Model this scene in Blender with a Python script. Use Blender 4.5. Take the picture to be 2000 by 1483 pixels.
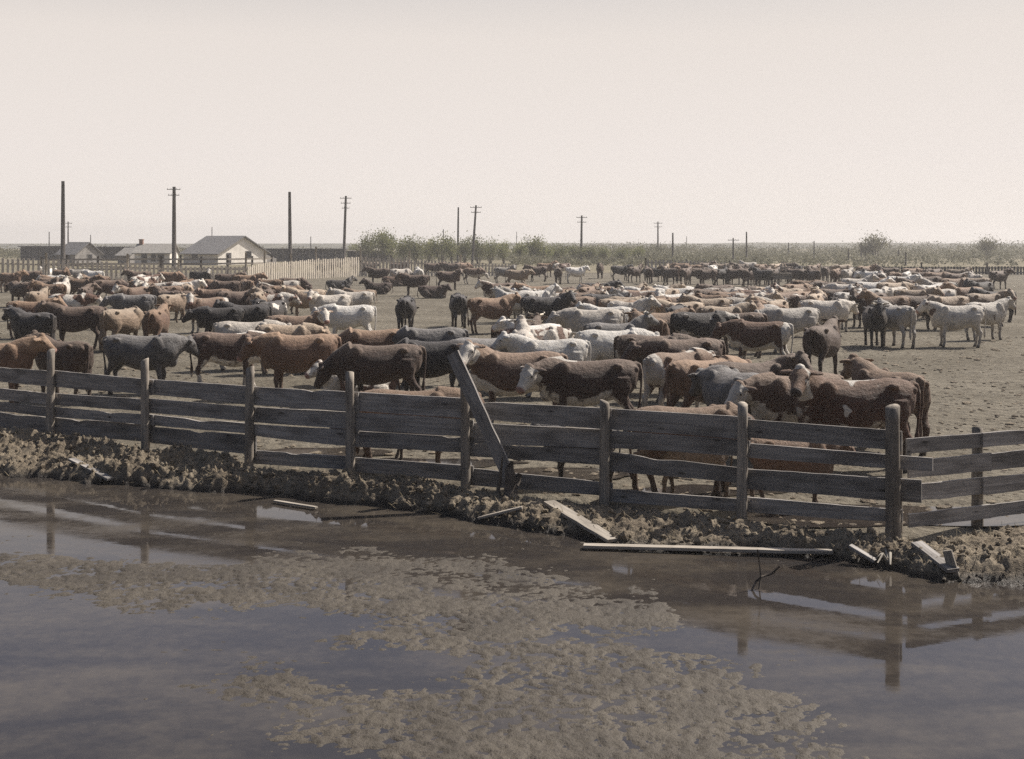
import bpy, bmesh, math, random
import numpy as np
from mathutils import Vector, Matrix

for _o in list(bpy.data.objects):
    bpy.data.objects.remove(_o)
SC = bpy.context.scene
COL = SC.collection
R = math.radians

# ---------------------------------------------------------------- camera, sky, sun, exposure
F, YH, H = 2300.0, 472.0, 3.5          # focal length in photo pixels, eye level row, eye height (m)
cam_d = bpy.data.cameras.new('camera')
cam = bpy.data.objects.new('camera', cam_d)
COL.objects.link(cam)
cam.location = (0, 0, H)
cam.rotation_euler = (R(90), 0, 0)
cam_d.sensor_width = 36.0
cam_d.sensor_fit = 'HORIZONTAL'
cam_d.lens = 36.0 * F / 2000.0
cam_d.shift_y = -(741.5 - YH) / 2000.0
cam_d.clip_start = 0.1
cam_d.clip_end = 6000.0
SC.camera = cam

SUN_EL, SUN_AZ = 46.0, 33.0            # degrees; azimuth counted from +X (right) towards +Y (away)
world = bpy.data.worlds.new('World')
SC.world = world
world.use_nodes = True
wn, wl = world.node_tree.nodes, world.node_tree.links
wn.clear()
w_out = wn.new('ShaderNodeOutputWorld')
w_bg = wn.new('ShaderNodeBackground')
w_sky = wn.new('ShaderNodeTexSky')
w_sky.sky_type = 'NISHITA'
w_sky.sun_disc = False
w_sky.sun_elevation = R(SUN_EL)
w_sky.sun_rotation = R(90.0 - SUN_AZ)
w_sky.dust_density = 4.0
w_sky.air_density = 1.0
w_sky.ozone_density = 1.5
SKY_STRENGTH = 0.07
w_bg.inputs['Strength'].default_value = SKY_STRENGTH
w_tc = wn.new('ShaderNodeTexCoord')
w_sep = wn.new('ShaderNodeSeparateXYZ')
w_ramp = wn.new('ShaderNodeValToRGB')       # milky haze low in the sky, clearer blue higher up
cr = w_ramp.color_ramp
cr.elements[0].position = 0.17
cr.elements[0].color = (1, 1, 1, 1)
cr.elements[1].position = 0.62
cr.elements[1].color = (0.0, 0.0, 0.0, 1)
e = cr.elements.new(0.26); e.color = (0.62, 0.62, 0.62, 1)
e = cr.elements.new(0.38); e.color = (0.25, 0.25, 0.25, 1)
w_mix = wn.new('ShaderNodeMix')
w_mix.data_type = 'RGBA'
w_ramp2 = wn.new('ShaderNodeValToRGB')
c2 = w_ramp2.color_ramp
def _sky(c):
    return tuple(v / SKY_STRENGTH for v in c) + (1,)
c2.elements[0].position = 0.0
c2.elements[0].color = (0.69, 0.634, 0.586, 1)
c2.elements[1].position = 0.20
c2.elements[1].color = (0.61, 0.560, 0.522, 1)
e = c2.elements.new(0.07); e.color = (0.66, 0.607, 0.572, 1)
e = c2.elements.new(0.32); e.color = (0.375, 0.405, 0.575, 1)
w_gain = wn.new('ShaderNodeVectorMath')
w_gain.operation = 'SCALE'
w_gain.inputs['Scale'].default_value = 1.0 / SKY_STRENGTH
wl.new(w_tc.outputs['Generated'], w_sep.inputs[0])
wl.new(w_sep.outputs['Z'], w_ramp.inputs[0])
wl.new(w_sep.outputs['Z'], w_ramp2.inputs[0])
w_dot = wn.new('ShaderNodeVectorMath'); w_dot.operation = 'DOT_PRODUCT'      # milky glow on the sun's side of the sky
w_dot.inputs[1].default_value = (math.cos(R(SUN_AZ + 32)), math.sin(R(SUN_AZ + 32)), 0.0)
w_side = wn.new('ShaderNodeMapRange'); w_side.interpolation_type = 'SMOOTHSTEP'
w_side.inputs[1].default_value, w_side.inputs[2].default_value = -0.35, 0.62
w_side.inputs[3].default_value, w_side.inputs[4].default_value = 0.18, 1.0
w_mul = wn.new('ShaderNodeVectorMath'); w_mul.operation = 'SCALE'
wl.new(w_tc.outputs['Generated'], w_dot.inputs[0])
wl.new(w_dot.outputs['Value'], w_side.inputs[0])
wl.new(w_ramp2.outputs[0], w_mul.inputs[0]); wl.new(w_side.outputs[0], w_mul.inputs['Scale'])
wl.new(w_mul.outputs[0], w_gain.inputs[0])
wl.new(w_ramp.outputs[0], w_mix.inputs[0])
wl.new(w_sky.outputs[0], w_mix.inputs[6])
wl.new(w_gain.outputs[0], w_mix.inputs[7])
wl.new(w_mix.outputs[2], w_bg.inputs['Color'])
wl.new(w_bg.outputs[0], w_out.inputs['Surface'])

sun_d = bpy.data.lights.new('sun', 'SUN')
sun = bpy.data.objects.new('sun', sun_d)
COL.objects.link(sun)
sun_d.energy = 5.0
sun_d.angle = R(0.5)
sun_d.color = (1.0, 0.93, 0.84)
_sv = Vector((math.cos(R(SUN_EL)) * math.cos(R(SUN_AZ)), math.cos(R(SUN_EL)) * math.sin(R(SUN_AZ)), math.sin(R(SUN_EL))))
sun.rotation_euler = _sv.to_track_quat('Z', 'Y').to_euler()
sun.location = (30, 20, 40)

SC.view_settings.view_transform = 'Standard'
SC.view_settings.look = 'None'
SC.view_settings.exposure = 0.38
SC.view_settings.gamma = 1.0
SC.view_settings.use_curve_mapping = False
SC.render.engine = 'CYCLES'
SC.cycles.max_bounces = 6
SC.cycles.transparent_max_bounces = 6
SC.cycles.use_denoising = False

# ---------------------------------------------------------------- small helpers
def dist(py, z=0.0):
    """distance of a point of height z seen on photo row py"""
    return F * (H - z) / (py - YH)
def pt(px, py, z=0.0):
    d = dist(py, z)
    return Vector(((px - 1000.0) / F * d, d, z))
def at(px, d, z=0.0):
    return Vector(((px - 1000.0) / F * d, d, z))
def zrow(py, d):
    return H - (py - YH) / F * d

def link(o, parent=None):
    COL.objects.link(o)
    if parent is not None:
        o.parent = parent
    return o
def mesh_obj(name, verts, faces, mat, parent=None, smooth=False, uvs=None):
    me = bpy.data.meshes.new(name)
    me.from_pydata([tuple(v) for v in verts], [], faces)
    if uvs is not None:
        lay = me.uv_layers.new(name='UVMap')
        li = np.zeros(len(me.loops), dtype=np.int32)
        me.loops.foreach_get('vertex_index', li)
        lay.data.foreach_set('uv', np.asarray(uvs, dtype=np.float32)[li].ravel())
    if smooth:
        me.polygons.foreach_set('use_smooth', np.ones(len(me.polygons), dtype=bool))
    if mat is not None:
        me.materials.append(mat)
    me.update()
    return link(bpy.data.objects.new(name, me), parent)
def tag(o, label=None, cat=None, group=None, kind=None):
    if label: o['label'] = label
    if cat: o['category'] = cat
    if group: o['group'] = group
    if kind: o['kind'] = kind
    return o
def empty(name, loc, rz=0.0):
    o = bpy.data.objects.new(name, None)
    o.location = loc
    o.rotation_euler = (0, 0, rz)
    o.empty_display_size = 0.2
    return link(o)

class MB:
    """collects plain shapes into one mesh"""
    def __init__(s): s.v, s.f = [], []
    def add(s, v, f):
        b = len(s.v)
        s.v += [Vector(p) for p in v]
        s.f += [[i + b for i in q] for q in f]
    def box(s, c, size, rot=None):
        hx, hy, hz = size[0] / 2, size[1] / 2, size[2] / 2
        vs = [Vector((x, y, z)) for x in (-hx, hx) for y in (-hy, hy) for z in (-hz, hz)]
        if rot is not None: vs = [rot @ p for p in vs]
        vs = [p + Vector(c) for p in vs]
        s.add(vs, [(0, 1, 3, 2), (4, 6, 7, 5), (0, 4, 5, 1), (2, 3, 7, 6), (0, 2, 6, 4), (1, 5, 7, 3)])
    def bar(s, a, b, w, h):
        """rectangular bar from a to b, w sideways, h upward"""
        a, b = Vector(a), Vector(b)
        d = (b - a).normalized()
        up = Vector((0, 0, 1)) if abs(d.z) < 0.95 else Vector((0, 1, 0))
        sd = d.cross(up).normalized(); up = sd.cross(d)
        vs = []
        for p in (a, b):
            for i, j in ((-1, -1), (1, -1), (1, 1), (-1, 1)):
                vs.append(p + sd * (w / 2 * i) + up * (h / 2 * j))
        s.add(vs, [(0, 1, 2, 3), (7, 6, 5, 4), (0, 4, 5, 1), (1, 5, 6, 2), (2, 6, 7, 3), (3, 7, 4, 0)])
    def tube(s, pts, radii, n=8, cap=True):
        pts = [Vector(p) for p in pts]
        vs, fs = [], []
        for i, p in enumerate(pts):
            d = (pts[min(i + 1, len(pts) - 1)] - pts[max(i - 1, 0)]).normalized()
            ref = Vector((1, 0, 0)) if abs(d.x) < 0.9 else Vector((0, 1, 0))
            u = d.cross(ref).normalized(); w = d.cross(u)
            r = radii[i]
            for k in range(n):
                t = 2 * math.pi * k / n
                vs.append(p + u * (r * math.cos(t)) + w * (r * math.sin(t)))
        for i in range(len(pts) - 1):
            for k in range(n):
                a, b = i * n + k, i * n + (k + 1) % n
                fs.append((a, b, b + n, a + n))
        if cap:
            fs.append(tuple(range(n)))
            fs.append(tuple(range(len(vs) - 1, len(vs) - n - 1, -1)))
        s.add(vs, fs)
    def build(s, name, mat, parent=None, smooth=False):
        return mesh_obj(name, s.v, s.f, mat, parent, smooth)

# ---- numpy noise
def _hash(ix, iy, seed):
    h = (ix.astype(np.int64) * 374761393 + iy.astype(np.int64) * 668265263 + seed * 1442695041) & 0x7fffffff
    h = ((h ^ (h >> 13)) * 1274126177) & 0x7fffffff
    h = h ^ (h >> 16)
    return (h & 0xffff) / 65535.0
def vnoise(x, y, seed=0):
    x = np.asarray(x, float); y = np.asarray(y, float)
    ix, iy = np.floor(x), np.floor(y)
    fx, fy = x - ix, y - iy
    fx = fx * fx * (3 - 2 * fx); fy = fy * fy * (3 - 2 * fy)
    a, b = _hash(ix, iy, seed), _hash(ix + 1, iy, seed)
    c, d = _hash(ix, iy + 1, seed), _hash(ix + 1, iy + 1, seed)
    return (a * (1 - fx) + b * fx) * (1 - fy) + (c * (1 - fx) + d * fx) * fy
def fbm(x, y, oct=4, seed=0, gain=0.5):
    s, a, t = 0.0, 1.0, 0.0
    for o in range(oct):
        s = s + a * vnoise(x * 2 ** o + 17.3 * o, y * 2 ** o - 9.1 * o, seed + o)
        t += a; a *= gain
    return s / t
def clods(x, y, seed=0):
    """round lumps, 0..1"""
    ix, iy = np.floor(x), np.floor(y)
    best = np.zeros_like(x, dtype=float)
    for dx in (-1, 0, 1):
        for dy in (-1, 0, 1):
            cx, cy = ix + dx, iy + dy
            px = cx + 0.15 + 0.7 * _hash(cx, cy, seed)
            py = cy + 0.15 + 0.7 * _hash(cx, cy, seed + 7)
            r = 0.35 + 0.5 * _hash(cx, cy, seed + 13)
            d2 = ((x - px) ** 2 + (y - py) ** 2) / r ** 2
            best = np.maximum(best, np.sqrt(np.clip(1 - d2, 0, 1)) * r)
    return best
def sstep(a, b, x):
    t = np.clip((x - a) / (b - a), 0, 1)
    return t * t * (3 - 2 * t)
def grid_mesh(name, X, Y, Z, mat, keep=None, smooth=True):
    n, m = X.shape
    co = np.stack([X, Y, Z], -1).reshape(-1, 3)
    idx = np.arange(n * m).reshape(n, m)
    q = np.stack([idx[:-1, :-1], idx[:-1, 1:], idx[1:, 1:], idx[1:, :-1]], -1).reshape(-1, 4)
    if keep is not None:
        k = keep.reshape(-1)
        q = q[k[q].any(1)]
        used = np.unique(q)
        remap = np.full(n * m, -1); remap[used] = np.arange(len(used))
        co = co[used]; q = remap[q]
    me = bpy.data.meshes.new(name)
    me.vertices.add(len(co)); me.vertices.foreach_set('co', co.astype(np.float32).ravel())
    me.loops.add(q.size); me.loops.foreach_set('vertex_index', q.astype(np.int32).ravel())
    me.polygons.add(len(q))
    me.polygons.foreach_set('loop_start', np.arange(0, q.size, 4, dtype=np.int32))
    me.polygons.foreach_set('use_smooth', np.full(len(q), smooth))
    me.update(calc_edges=True)
    me.validate()
    me.materials.append(mat)
    return link(bpy.data.objects.new(name, me))

# ---- materials
class NT:
    def __init__(s, name):
        s.m = bpy.data.materials.new(name)
        s.m.use_nodes = True
        s.n, s.l = s.m.node_tree.nodes, s.m.node_tree.links
        s.b = s.n['Principled BSDF']
        s.out = s.n['Material Output']
    def new(s, t, **kw):
        o = s.n.new('ShaderNode' + t)
        for k, v in kw.items(): setattr(o, k, v)
        return o
    def link(s, a, b): s.l.new(a, b)
    def setin(s, sock, v):
        if hasattr(v, 'is_linked'): s.link(v, sock)
        else: sock.default_value = v
    def math(s, op, a, b=None, c=None, clamp=False):
        o = s.new('Math', operation=op, use_clamp=clamp)
        s.setin(o.inputs[0], a)
        if b is not None: s.setin(o.inputs[1], b)
        if c is not None: s.setin(o.inputs[2], c)
        return o.outputs[0]
    def ramp(s, v, lo, hi, a=0.0, b=1.0):
        o = s.new('MapRange', interpolation_type='SMOOTHSTEP')
        s.setin(o.inputs[0], v)
        o.inputs[1].default_value, o.inputs[2].default_value = lo, hi
        o.inputs[3].default_value, o.inputs[4].default_value = a, b
        return o.outputs[0]
    def mix(s, f, a, b):
        o = s.new('Mix', data_type='RGBA')
        s.setin(o.inputs[0], f)
        for sock, v in ((o.inputs[6], a), (o.inputs[7], b)):
            if isinstance(v, tuple): sock.default_value = v if len(v) == 4 else v + (1,)
            else: s.link(v, sock)
        return o.outputs[2]
    def noise(s, vec, scale, detail=4.0, rough=0.55, dist=0.0):
        o = s.new('TexNoise')
        if vec is not None: s.link(vec, o.inputs['Vector'])
        o.inputs['Scale'].default_value = scale
        o.inputs['Detail'].default_value = detail
        o.inputs['Roughness'].default_value = rough
        o.inputs['Distortion'].default_value = dist
        return o.outputs['Fac']
    def voro(s, vec, scale, feature='F1'):
        o = s.new('TexVoronoi', feature=feature)
        if vec is not None: s.link(vec, o.inputs['Vector'])
        o.inputs['Scale'].default_value = scale
        return o.outputs['Distance']
    def mapv(s, vec, scale=(1, 1, 1), loc=None):
        o = s.new('Mapping')
        s.link(vec, o.inputs['Vector'])
        o.inputs['Scale'].default_value = scale
        if loc is not None: s.setin(o.inputs['Location'], loc)
        return o.outputs[0]
    def objvec(s, rnd=True):
        """object coordinates, shifted per object so that copies differ"""
        tc = s.new('TexCoord')
        if not rnd: return tc.outputs['Object']
        oi = s.new('ObjectInfo')
        m = s.new('Vector' + 'Math', operation='MULTIPLY_ADD')
        cx = s.new('CombineXYZ')
        for i, k in enumerate((91.0, 57.0, 73.0)):
            s.link(s.math('MULTIPLY', oi.outputs['Random'], k), cx.inputs[i])
        m.operation = 'ADD'
        s.link(tc.outputs['Object'], m.inputs[0]); s.link(cx.outputs[0], m.inputs[1])
        return m.outputs[0]
    def geo(s): return s.new('NewGeometry').outputs['Position']
    def bump(s, h, strength=0.5, distance=0.02):
        o = s.new('Bump')
        o.inputs['Strength'].default_value = strength
        o.inputs['Distance'].default_value = distance
        s.link(h, o.inputs['Height'])
        s.link(o.outputs[0], s.b.inputs['Normal'])
        return o
    def base(s, c, rough=0.8, spec=0.3):
        if isinstance(c, tuple): s.b.inputs['Base Color'].default_value = c if len(c) == 4 else c + (1,)
        else: s.link(c, s.b.inputs['Base Color'])
        s.setin(s.b.inputs['Roughness'], rough)
        s.b.inputs['Specular IOR Level'].default_value = spec
        return s.m

def wood_mat(name, c1, c2, c3, uv=True, rough=0.85):
    t = NT(name)
    tc = t.new('TexCoord')
    oi = t.new('ObjectInfo')
    cx = t.new('CombineXYZ')
    t.link(t.math('MULTIPLY', oi.outputs['Random'], 40.0), cx.inputs[0])
    t.link(t.math('MULTIPLY', oi.outputs['Random'], 23.0), cx.inputs[1])
    av = t.new('VectorMath', operation='ADD')
    t.link(tc.outputs['UV' if uv else 'Object'], av.inputs[0]); t.link(cx.outputs[0], av.inputs[1])
    v = av.outputs[0]
    sc = (1.2, 28, 1) if uv else (26, 26, 1.2)
    g = t.noise(t.mapv(v, sc), 1.0, 6, 0.62, 0.6)
    blot = t.noise(t.mapv(v, (1.0, 3.0, 1.0) if uv else (3, 3, 1)), 1.6, 4)
    knots = t.voro(t.mapv(v, (1.6, 5.5, 1) if uv else (6, 6, 1.6)), 1.0)
    col = t.mix(t.ramp(g, 0.3, 0.72), c1, c2)
    col = t.mix(t.ramp(blot, 0.42, 0.7, 0, 0.75), col, c3)
    col = t.mix(t.ramp(knots, 0.05, 0.13, 0.75, 0.0), col, (0.012, 0.01, 0.009, 1))
    v2 = t.math('MULTIPLY_ADD', oi.outputs['Random'], 0.5, 0.75)
    hs = t.new('HueSaturation')
    t.link(col, hs.inputs['Color']); t.link(v2, hs.inputs['Value'])
    t.bump(g, 0.55, 0.008)
    return t.base(hs.outputs[0], rough, 0.25)

M = {}
M['board'] = wood_mat('weathered_board', (0.215, 0.200, 0.188), (0.40, 0.375, 0.35), (0.11, 0.10, 0.092))
M['post'] = wood_mat('weathered_post', (0.16, 0.14, 0.12), (0.40, 0.35, 0.29), (0.11, 0.095, 0.08), uv=False)
M['pale_board'] = wood_mat('bleached_board', (0.25, 0.222, 0.188), (0.43, 0.385, 0.325), (0.16, 0.14, 0.118))
M['pale_post'] = wood_mat('bleached_post', (0.36, 0.33, 0.28), (0.52, 0.47, 0.40), (0.25, 0.22, 0.19), uv=False)
M['picket'] = wood_mat('sawn_picket', (0.46, 0.41, 0.34), (0.66, 0.59, 0.49), (0.33, 0.29, 0.24), uv=False)
M['pole'] = wood_mat('tarred_pole', (0.05, 0.042, 0.037), (0.095, 0.08, 0.07), (0.03, 0.026, 0.024), uv=False)

def dirt_mat(name, c1, c2, c3, wet=False):
    t = NT(name)
    p = t.geo()
    n1 = t.noise(p, 0.25, 5, 0.6)
    n2 = t.noise(p, 3.2, 6, 0.65)
    n3 = t.noise(p, 22, 4, 0.7)
    col = t.mix(t.ramp(n1, 0.35, 0.68), c1, c2)
    col = t.mix(t.ramp(n2, 0.48, 0.66, 0, 0.7), col, c3)
    col = t.mix(t.ramp(n3, 0.55, 0.75, 0, 0.55), col, tuple(min(1, x * 1.55) for x in c1))
    v1 = t.voro(p, 4.2)
    v2 = t.voro(p, 11.0)
    n4 = t.noise(p, 8.0, 5, 0.75)
    col = t.mix(t.ramp(v1, 0.08, 0.34, 0.5, 0.0), col, c3)
    h = t.math('ADD', t.math('MULTIPLY', v1, 0.8), t.math('MULTIPLY', v2, 0.35))
    h = t.math('ADD', h, t.math('MULTIPLY', n4, 1.5))
    t.bump(h, 0.8, 0.085)
    return t.base(col, 0.95, 0.15)
M['dirt'] = dirt_mat('trodden_dirt', (0.138, 0.121, 0.092), (0.200, 0.178, 0.140), (0.062, 0.052, 0.039))

def bank_mat():
    t = NT('manure_and_mud')
    p = t.geo()
    n1 = t.noise(p, 1.6, 5, 0.6)
    n2 = t.noise(p, 14, 5, 0.7)
    n3 = t.noise(p, 60, 3, 0.7)
    col = t.mix(t.ramp(n1, 0.35, 0.65), (0.175, 0.142, 0.104), (0.270, 0.226, 0.168))
    col = t.mix(t.ramp(n2, 0.50, 0.66, 0, 0.8), col, (0.085, 0.066, 0.05))
    col = t.mix(t.ramp(n3, 0.56, 0.70, 0, 0.7), col, (0.42, 0.36, 0.26))
    z = t.new('SeparateXYZ'); t.link(p, z.inputs[0])
    wet = t.ramp(t.math('ADD', z.outputs['Z'], t.math('MULTIPLY', t.math('SUBTRACT', n1, .5), .22)), -0.065, 0.035, 1.0, 0.0)
    col = t.mix(wet, col, (0.035, 0.028, 0.022))
    h = t.math('ADD', t.math('MULTIPLY', n2, 1.0), t.math('MULTIPLY', n3, 0.4))
    t.bump(h, 1.0, 0.05)
    return t.base(col, t.math('MULTIPLY_ADD', wet, -0.5, 0.95), 0.25)
M['bank'] = bank_mat()

def scum_mat():
    t = NT('floating_scum')
    p = t.geo()
    n1 = t.noise(p, 1.3, 4)
    n2 = t.noise(p, 26, 4, 0.7)
    col = t.mix(t.ramp(n1, 0.35, 0.65), (0.054, 0.045, 0.034), (0.084, 0.071, 0.054))
    col = t.mix(t.ramp(n2, 0.48, 0.68, 0, 0.8), col, (0.05, 0.041, 0.034))
    t.bump(n2, 0.9, 0.02)
    return t.base(col, 0.7, 0.35)
M['scum'] = scum_mat()

def water_mat():
    t = NT('muddy_water')
    p = t.geo()
    n1 = t.noise(t.mapv(p, (0.5, 1.3, 1)), 0.8, 5, 0.6, 0.4)
    n2 = t.noise(p, 9.0, 5, 0.65)
    film = t.ramp(t.math('ADD', n1, t.math('MULTIPLY', n2, 0.35)), 0.52, 0.95)
    col = t.mix(film, (0.030, 0.026, 0.024, 1), (0.080, 0.067, 0.052, 1))
    w = t.noise(t.mapv(p, (1.0, 2.2, 1)), 3.0, 3, 0.5)
    b = t.bump(t.math('ADD', w, t.math('MULTIPLY', n2, 0.12)), 0.018, 0.02)
    t.b.inputs['IOR'].default_value = 1.33
    rough = t.math('MULTIPLY_ADD', film, 0.14, 0.012)
    return t.base(col, rough, 0.5)
M['water'] = water_mat()

def simple(name, c, rough=0.8, spec=0.3, var=0.35, scale=6.0):
    t = NT(name)
    n = t.noise(t.objvec(), scale, 4, 0.6)
    col = t.mix(t.ramp(n, 0.3, 0.7), tuple(x * (1 - var) for x in c), tuple(min(1, x * (1 + var)) for x in c))
    t.bump(n, 0.3, 0.02)
    return t.base(col, rough, spec)
M['bark'] = simple('bark', (0.085, 0.07, 0.058), 0.9)
M['horn'] = simple('horn', (0.42, 0.36, 0.27), 0.45, 0.5)
M['eye'] = simple('eye', (0.01, 0.008, 0.007), 0.15, 0.6, 0.1)
M['white_wall'] = simple('whitewashed_wall', (0.74, 0.70, 0.64), 0.85, 0.2, 0.12, 1.2)
M['grey_wall'] = simple('grey_boarded_wall', (0.26, 0.245, 0.23), 0.85, 0.2, 0.2, 1.5)
M['roof'] = simple('grey_shingle_roof', (0.17, 0.165, 0.165), 0.85, 0.2, 0.25, 3.0)
M['pale_roof'] = simple('weathered_pale_roof', (0.27, 0.255, 0.235), 0.85, 0.2, 0.2, 3.0)
M['brick'] = simple('brick', (0.24, 0.13, 0.09), 0.9)
M['glass'] = simple('dark_window_pane', (0.02, 0.02, 0.022), 0.15, 0.5, 0.1)
M['shed'] = simple('dark_shed_timber', (0.062, 0.058, 0.060), 0.85, 0.2, 0.3, 1.6)
M['bucket'] = simple('galvanised', (0.3, 0.3, 0.3), 0.4, 0.5)

def leaf_mat(name, c1, c2):
    t = NT(name)
    n = t.noise(t.objvec(), 0.9, 3)
    oi = t.new('ObjectInfo')
    col = t.mix(t.ramp(n, 0.35, 0.65), c1, c2)
    hs = t.new('HueSaturation'); t.link(col, hs.inputs['Color'])
    t.link(t.math('MULTIPLY_ADD', oi.outputs['Random'], 0.5, 0.8), hs.inputs['Value'])
    t.base(hs.outputs[0], 0.7, 0.2)
    tr = t.new('BsdfTranslucent'); t.link(hs.outputs[0], tr.inputs['Color'])
    mx = t.new('MixShader'); mx.inputs[0].default_value = 0.45
    t.link(t.b.outputs[0], mx.inputs[1]); t.link(tr.outputs[0], mx.inputs[2])
    t.link(mx.outputs[0], t.out.inputs['Surface'])
    return t.m
M['leaf'] = leaf_mat('spring_leaves', (0.13, 0.145, 0.055), (0.20, 0.20, 0.085))
M['leaf_far'] = leaf_mat('far_scrub_leaves', (0.140, 0.135, 0.082), (0.185, 0.175, 0.11))

def field_mat():
    t = NT('rough_pasture')
    p = t.geo()
    n = t.noise(p, 0.06, 6, 0.6); n2 = t.noise(p, 1.2, 4, 0.6)
    col = t.mix(t.ramp(n, 0.35, 0.65), (0.165, 0.145, 0.095), (0.215, 0.185, 0.135))
    col = t.mix(t.ramp(n2, 0.45, 0.7, 0, 0.6), col, (0.10, 0.10, 0.05))
    t.bump(n2, 0.8, 0.2)
    return t.base(col, 0.95, 0.1)
M['field'] = field_mat()

# ---------------------------------------------------------------- the fence line and the water's edge (plan)
FENCE_PX = [(97, 727), (285, 743), (485, 757), (685, 770), (910, 782), (1180, 797), (1448, 820), (1745, 843)]
ZT = 1.28
FP = [at(px, F * (H - ZT) / (py - YH)) for px, py in FENCE_PX]
_d = FP[0] - FP[1]
FP_ALL = [FP[0] + _d * 2, FP[0] + _d] + FP + [Vector((5.73, 14.4, 0)), Vector((7.4, 15.1, 0)), Vector((9.0, 15.75, 0))]
fx = np.array([p.x for p in FP_ALL]); fy = np.array([p.y for p in FP_ALL])
WATER_Z = -0.08
EDGE_PX = [(-200, 930), (90, 938), (230, 948), (400, 962), (540, 970), (700, 990), (850, 1005), (960, 1030), (1080, 1052), (1200, 1078), (1400, 1084), (1620, 1094), (1750, 1120), (1850, 1148), (1930, 1150), (2200, 1165)]
EP = [pt(px, py, WATER_Z) for px, py in EDGE_PX]
ex = np.array([p.x for p in EP]); ey = np.array([p.y for p in EP])
def fence_y(x): return np.interp(x, fx, fy)
def edge_y(x): return np.interp(x, ex, ey)

# ---------------------------------------------------------------- ground, water, bank
def build_ground():
    ys = np.concatenate([np.array([-30, 0, 8, 11]), np.arange(12, 24, 0.25), np.arange(24, 60, 1.0), np.arange(60, 136, 4.0), [150, 200, 300, 500, 900]])
    xs = np.concatenate([[-1600, -700, -300, -120, -60, -30], np.arange(-16, 16.01, 0.4), [22, 30, 60, 120, 300, 700, 1600]])
    X, Y = np.meshgrid(xs, ys)
    fyv, eyv = fence_y(X), edge_y(X)
    t = sstep(fyv - 0.9, fyv + 0.1, Y)
    Z = -0.6 * (1 - t) + 0.0 * t
    near = (Y > fyv) & (Y < 60)
    Z = Z + np.where(near, 0.05 * (fbm(X * 0.6, Y * 0.6, 3, 5) - 0.5), 0)
    for cx_, cy_, rx_, ry_ in ((4.9, 15.05, 3.2, 1.5), (-3.15, 19.6, 2.4, 1.2), (-1.3, 18.6, 2.6, 1.2), (.75, 17.7, 2.4, 1.2), (2.6, 16.5, 2.0, 1.1)):
        Z = np.where(((X - cx_) / rx_) ** 2 + ((Y - cy_) / ry_) ** 2 < 1, np.minimum(Z, 0.0), Z)
    o = grid_mesh('ground', X, Y, Z, M['dirt'])
    tag(o, 'trodden bare dirt of the stock pen stretching back to the far fences', 'ground', kind='structure')
build_ground()
o = mesh_obj('pasture', [(-1600, 131, .02), (1600, 131, .02), (1600, 1000, .02), (-1600, 1000, .02)], [(0, 1, 2, 3)], M['field'])
tag(o, 'rough pasture beyond the stock pens', 'pasture', kind='structure')
o = mesh_obj('water', [(-60, -25, WATER_Z), (60, -25, WATER_Z), (60, 21.5, WATER_Z), (-60, 21.5, WATER_Z)], [(0, 1, 2, 3)], M['water'])
tag(o, 'muddy still slough water mirroring the plank fence', 'water', kind='structure')

def bank_height(X, Y):
    fyv, eyv = fence_y(X), edge_y(X)
    u = (Y - eyv) / np.maximum(fyv - eyv, 0.4)
    u = u + 0.22 * (fbm(X * 1.1, Y * 1.1, 3, 11) - 0.5) + 0.10 * (fbm(X * 4, Y * 4, 2, 15) - 0.5)
    crest = np.interp(X, [-12, -7.9, -5.6, -4.6, -3.9, -3.0, -2.2, -1.2, 0.0, 1.0, 2.2, 3.2, 4.3, 5.5, 9], [0.34, 0.32, 0.30, 0.28, 0.19, 0.15, 0.17, 0.13, 0.10, 0.07, 0.09, 0.08, 0.11, 0.14, 0.15])
    left = sstep(-3.4, -4.8, X)
    rise = sstep(-0.06, 0.34, u) * (1 - left) + left * (0.45 * sstep(-0.06, 0.16, u) + 0.55 * sstep(0.1, 0.72, u))
    fall = 1 - sstep(0.62, 1.02, u) * (0.92 - 0.42 * left)
    z = WATER_Z - 0.12 + (0.12 + crest * 0.9) * rise * fall + 0.02 * rise
    wx, wy = X + 0.10 * fbm(X * 6, Y * 6, 3, 3), Y + 0.10 * fbm(X * 6, Y * 6, 3, 4)
    lump = 0.09 * clods(wx * 1.5, wy * 2.0, 21) + 0.10 * clods(wx * 4.2, wy * 4.6, 33) + 0.10 * clods(wx * 9, wy * 9, 41) + 0.09 * clods(wx * 16, wy * 16, 43) + 0.16 * (1 - np.abs(2 * fbm(X * 2.6, Y * 3.4, 4, 45, .6) - 1)) - .10
    amp = sstep(-0.12, 0.2, u) * (1 - 0.75 * sstep(0.85, 1.15, u)) * (0.74 + 0.16 * left)
    patch = 0.35 + 0.9 * fbm(X * 0.9, Y * 1.3, 3, 51)
    z = z + amp * patch * (lump - 0.05) + amp * 0.15 * (fbm(X * 11, Y * 11, 4, 61, 0.7) - 0.5)
    return z
def build_bank():
    xs = np.arange(-11.5, 9.0, 0.026)
    n = 105
    cols = np.linspace(-0.25, 1.22, n)
    X = np.repeat(xs[None, :], n, 0)
    f_, e_ = fence_y(xs), edge_y(xs)
    Y = e_[None, :] + cols[:, None] * (f_ - e_)[None, :]
    Z = bank_height(X, Y)
    o = grid_mesh('mud_bank', X, Y, Z, M['bank'])
    tag(o, 'lumpy bank of mud and manure between the water and the plank fence', 'bank', kind='structure')
build_bank()
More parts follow.
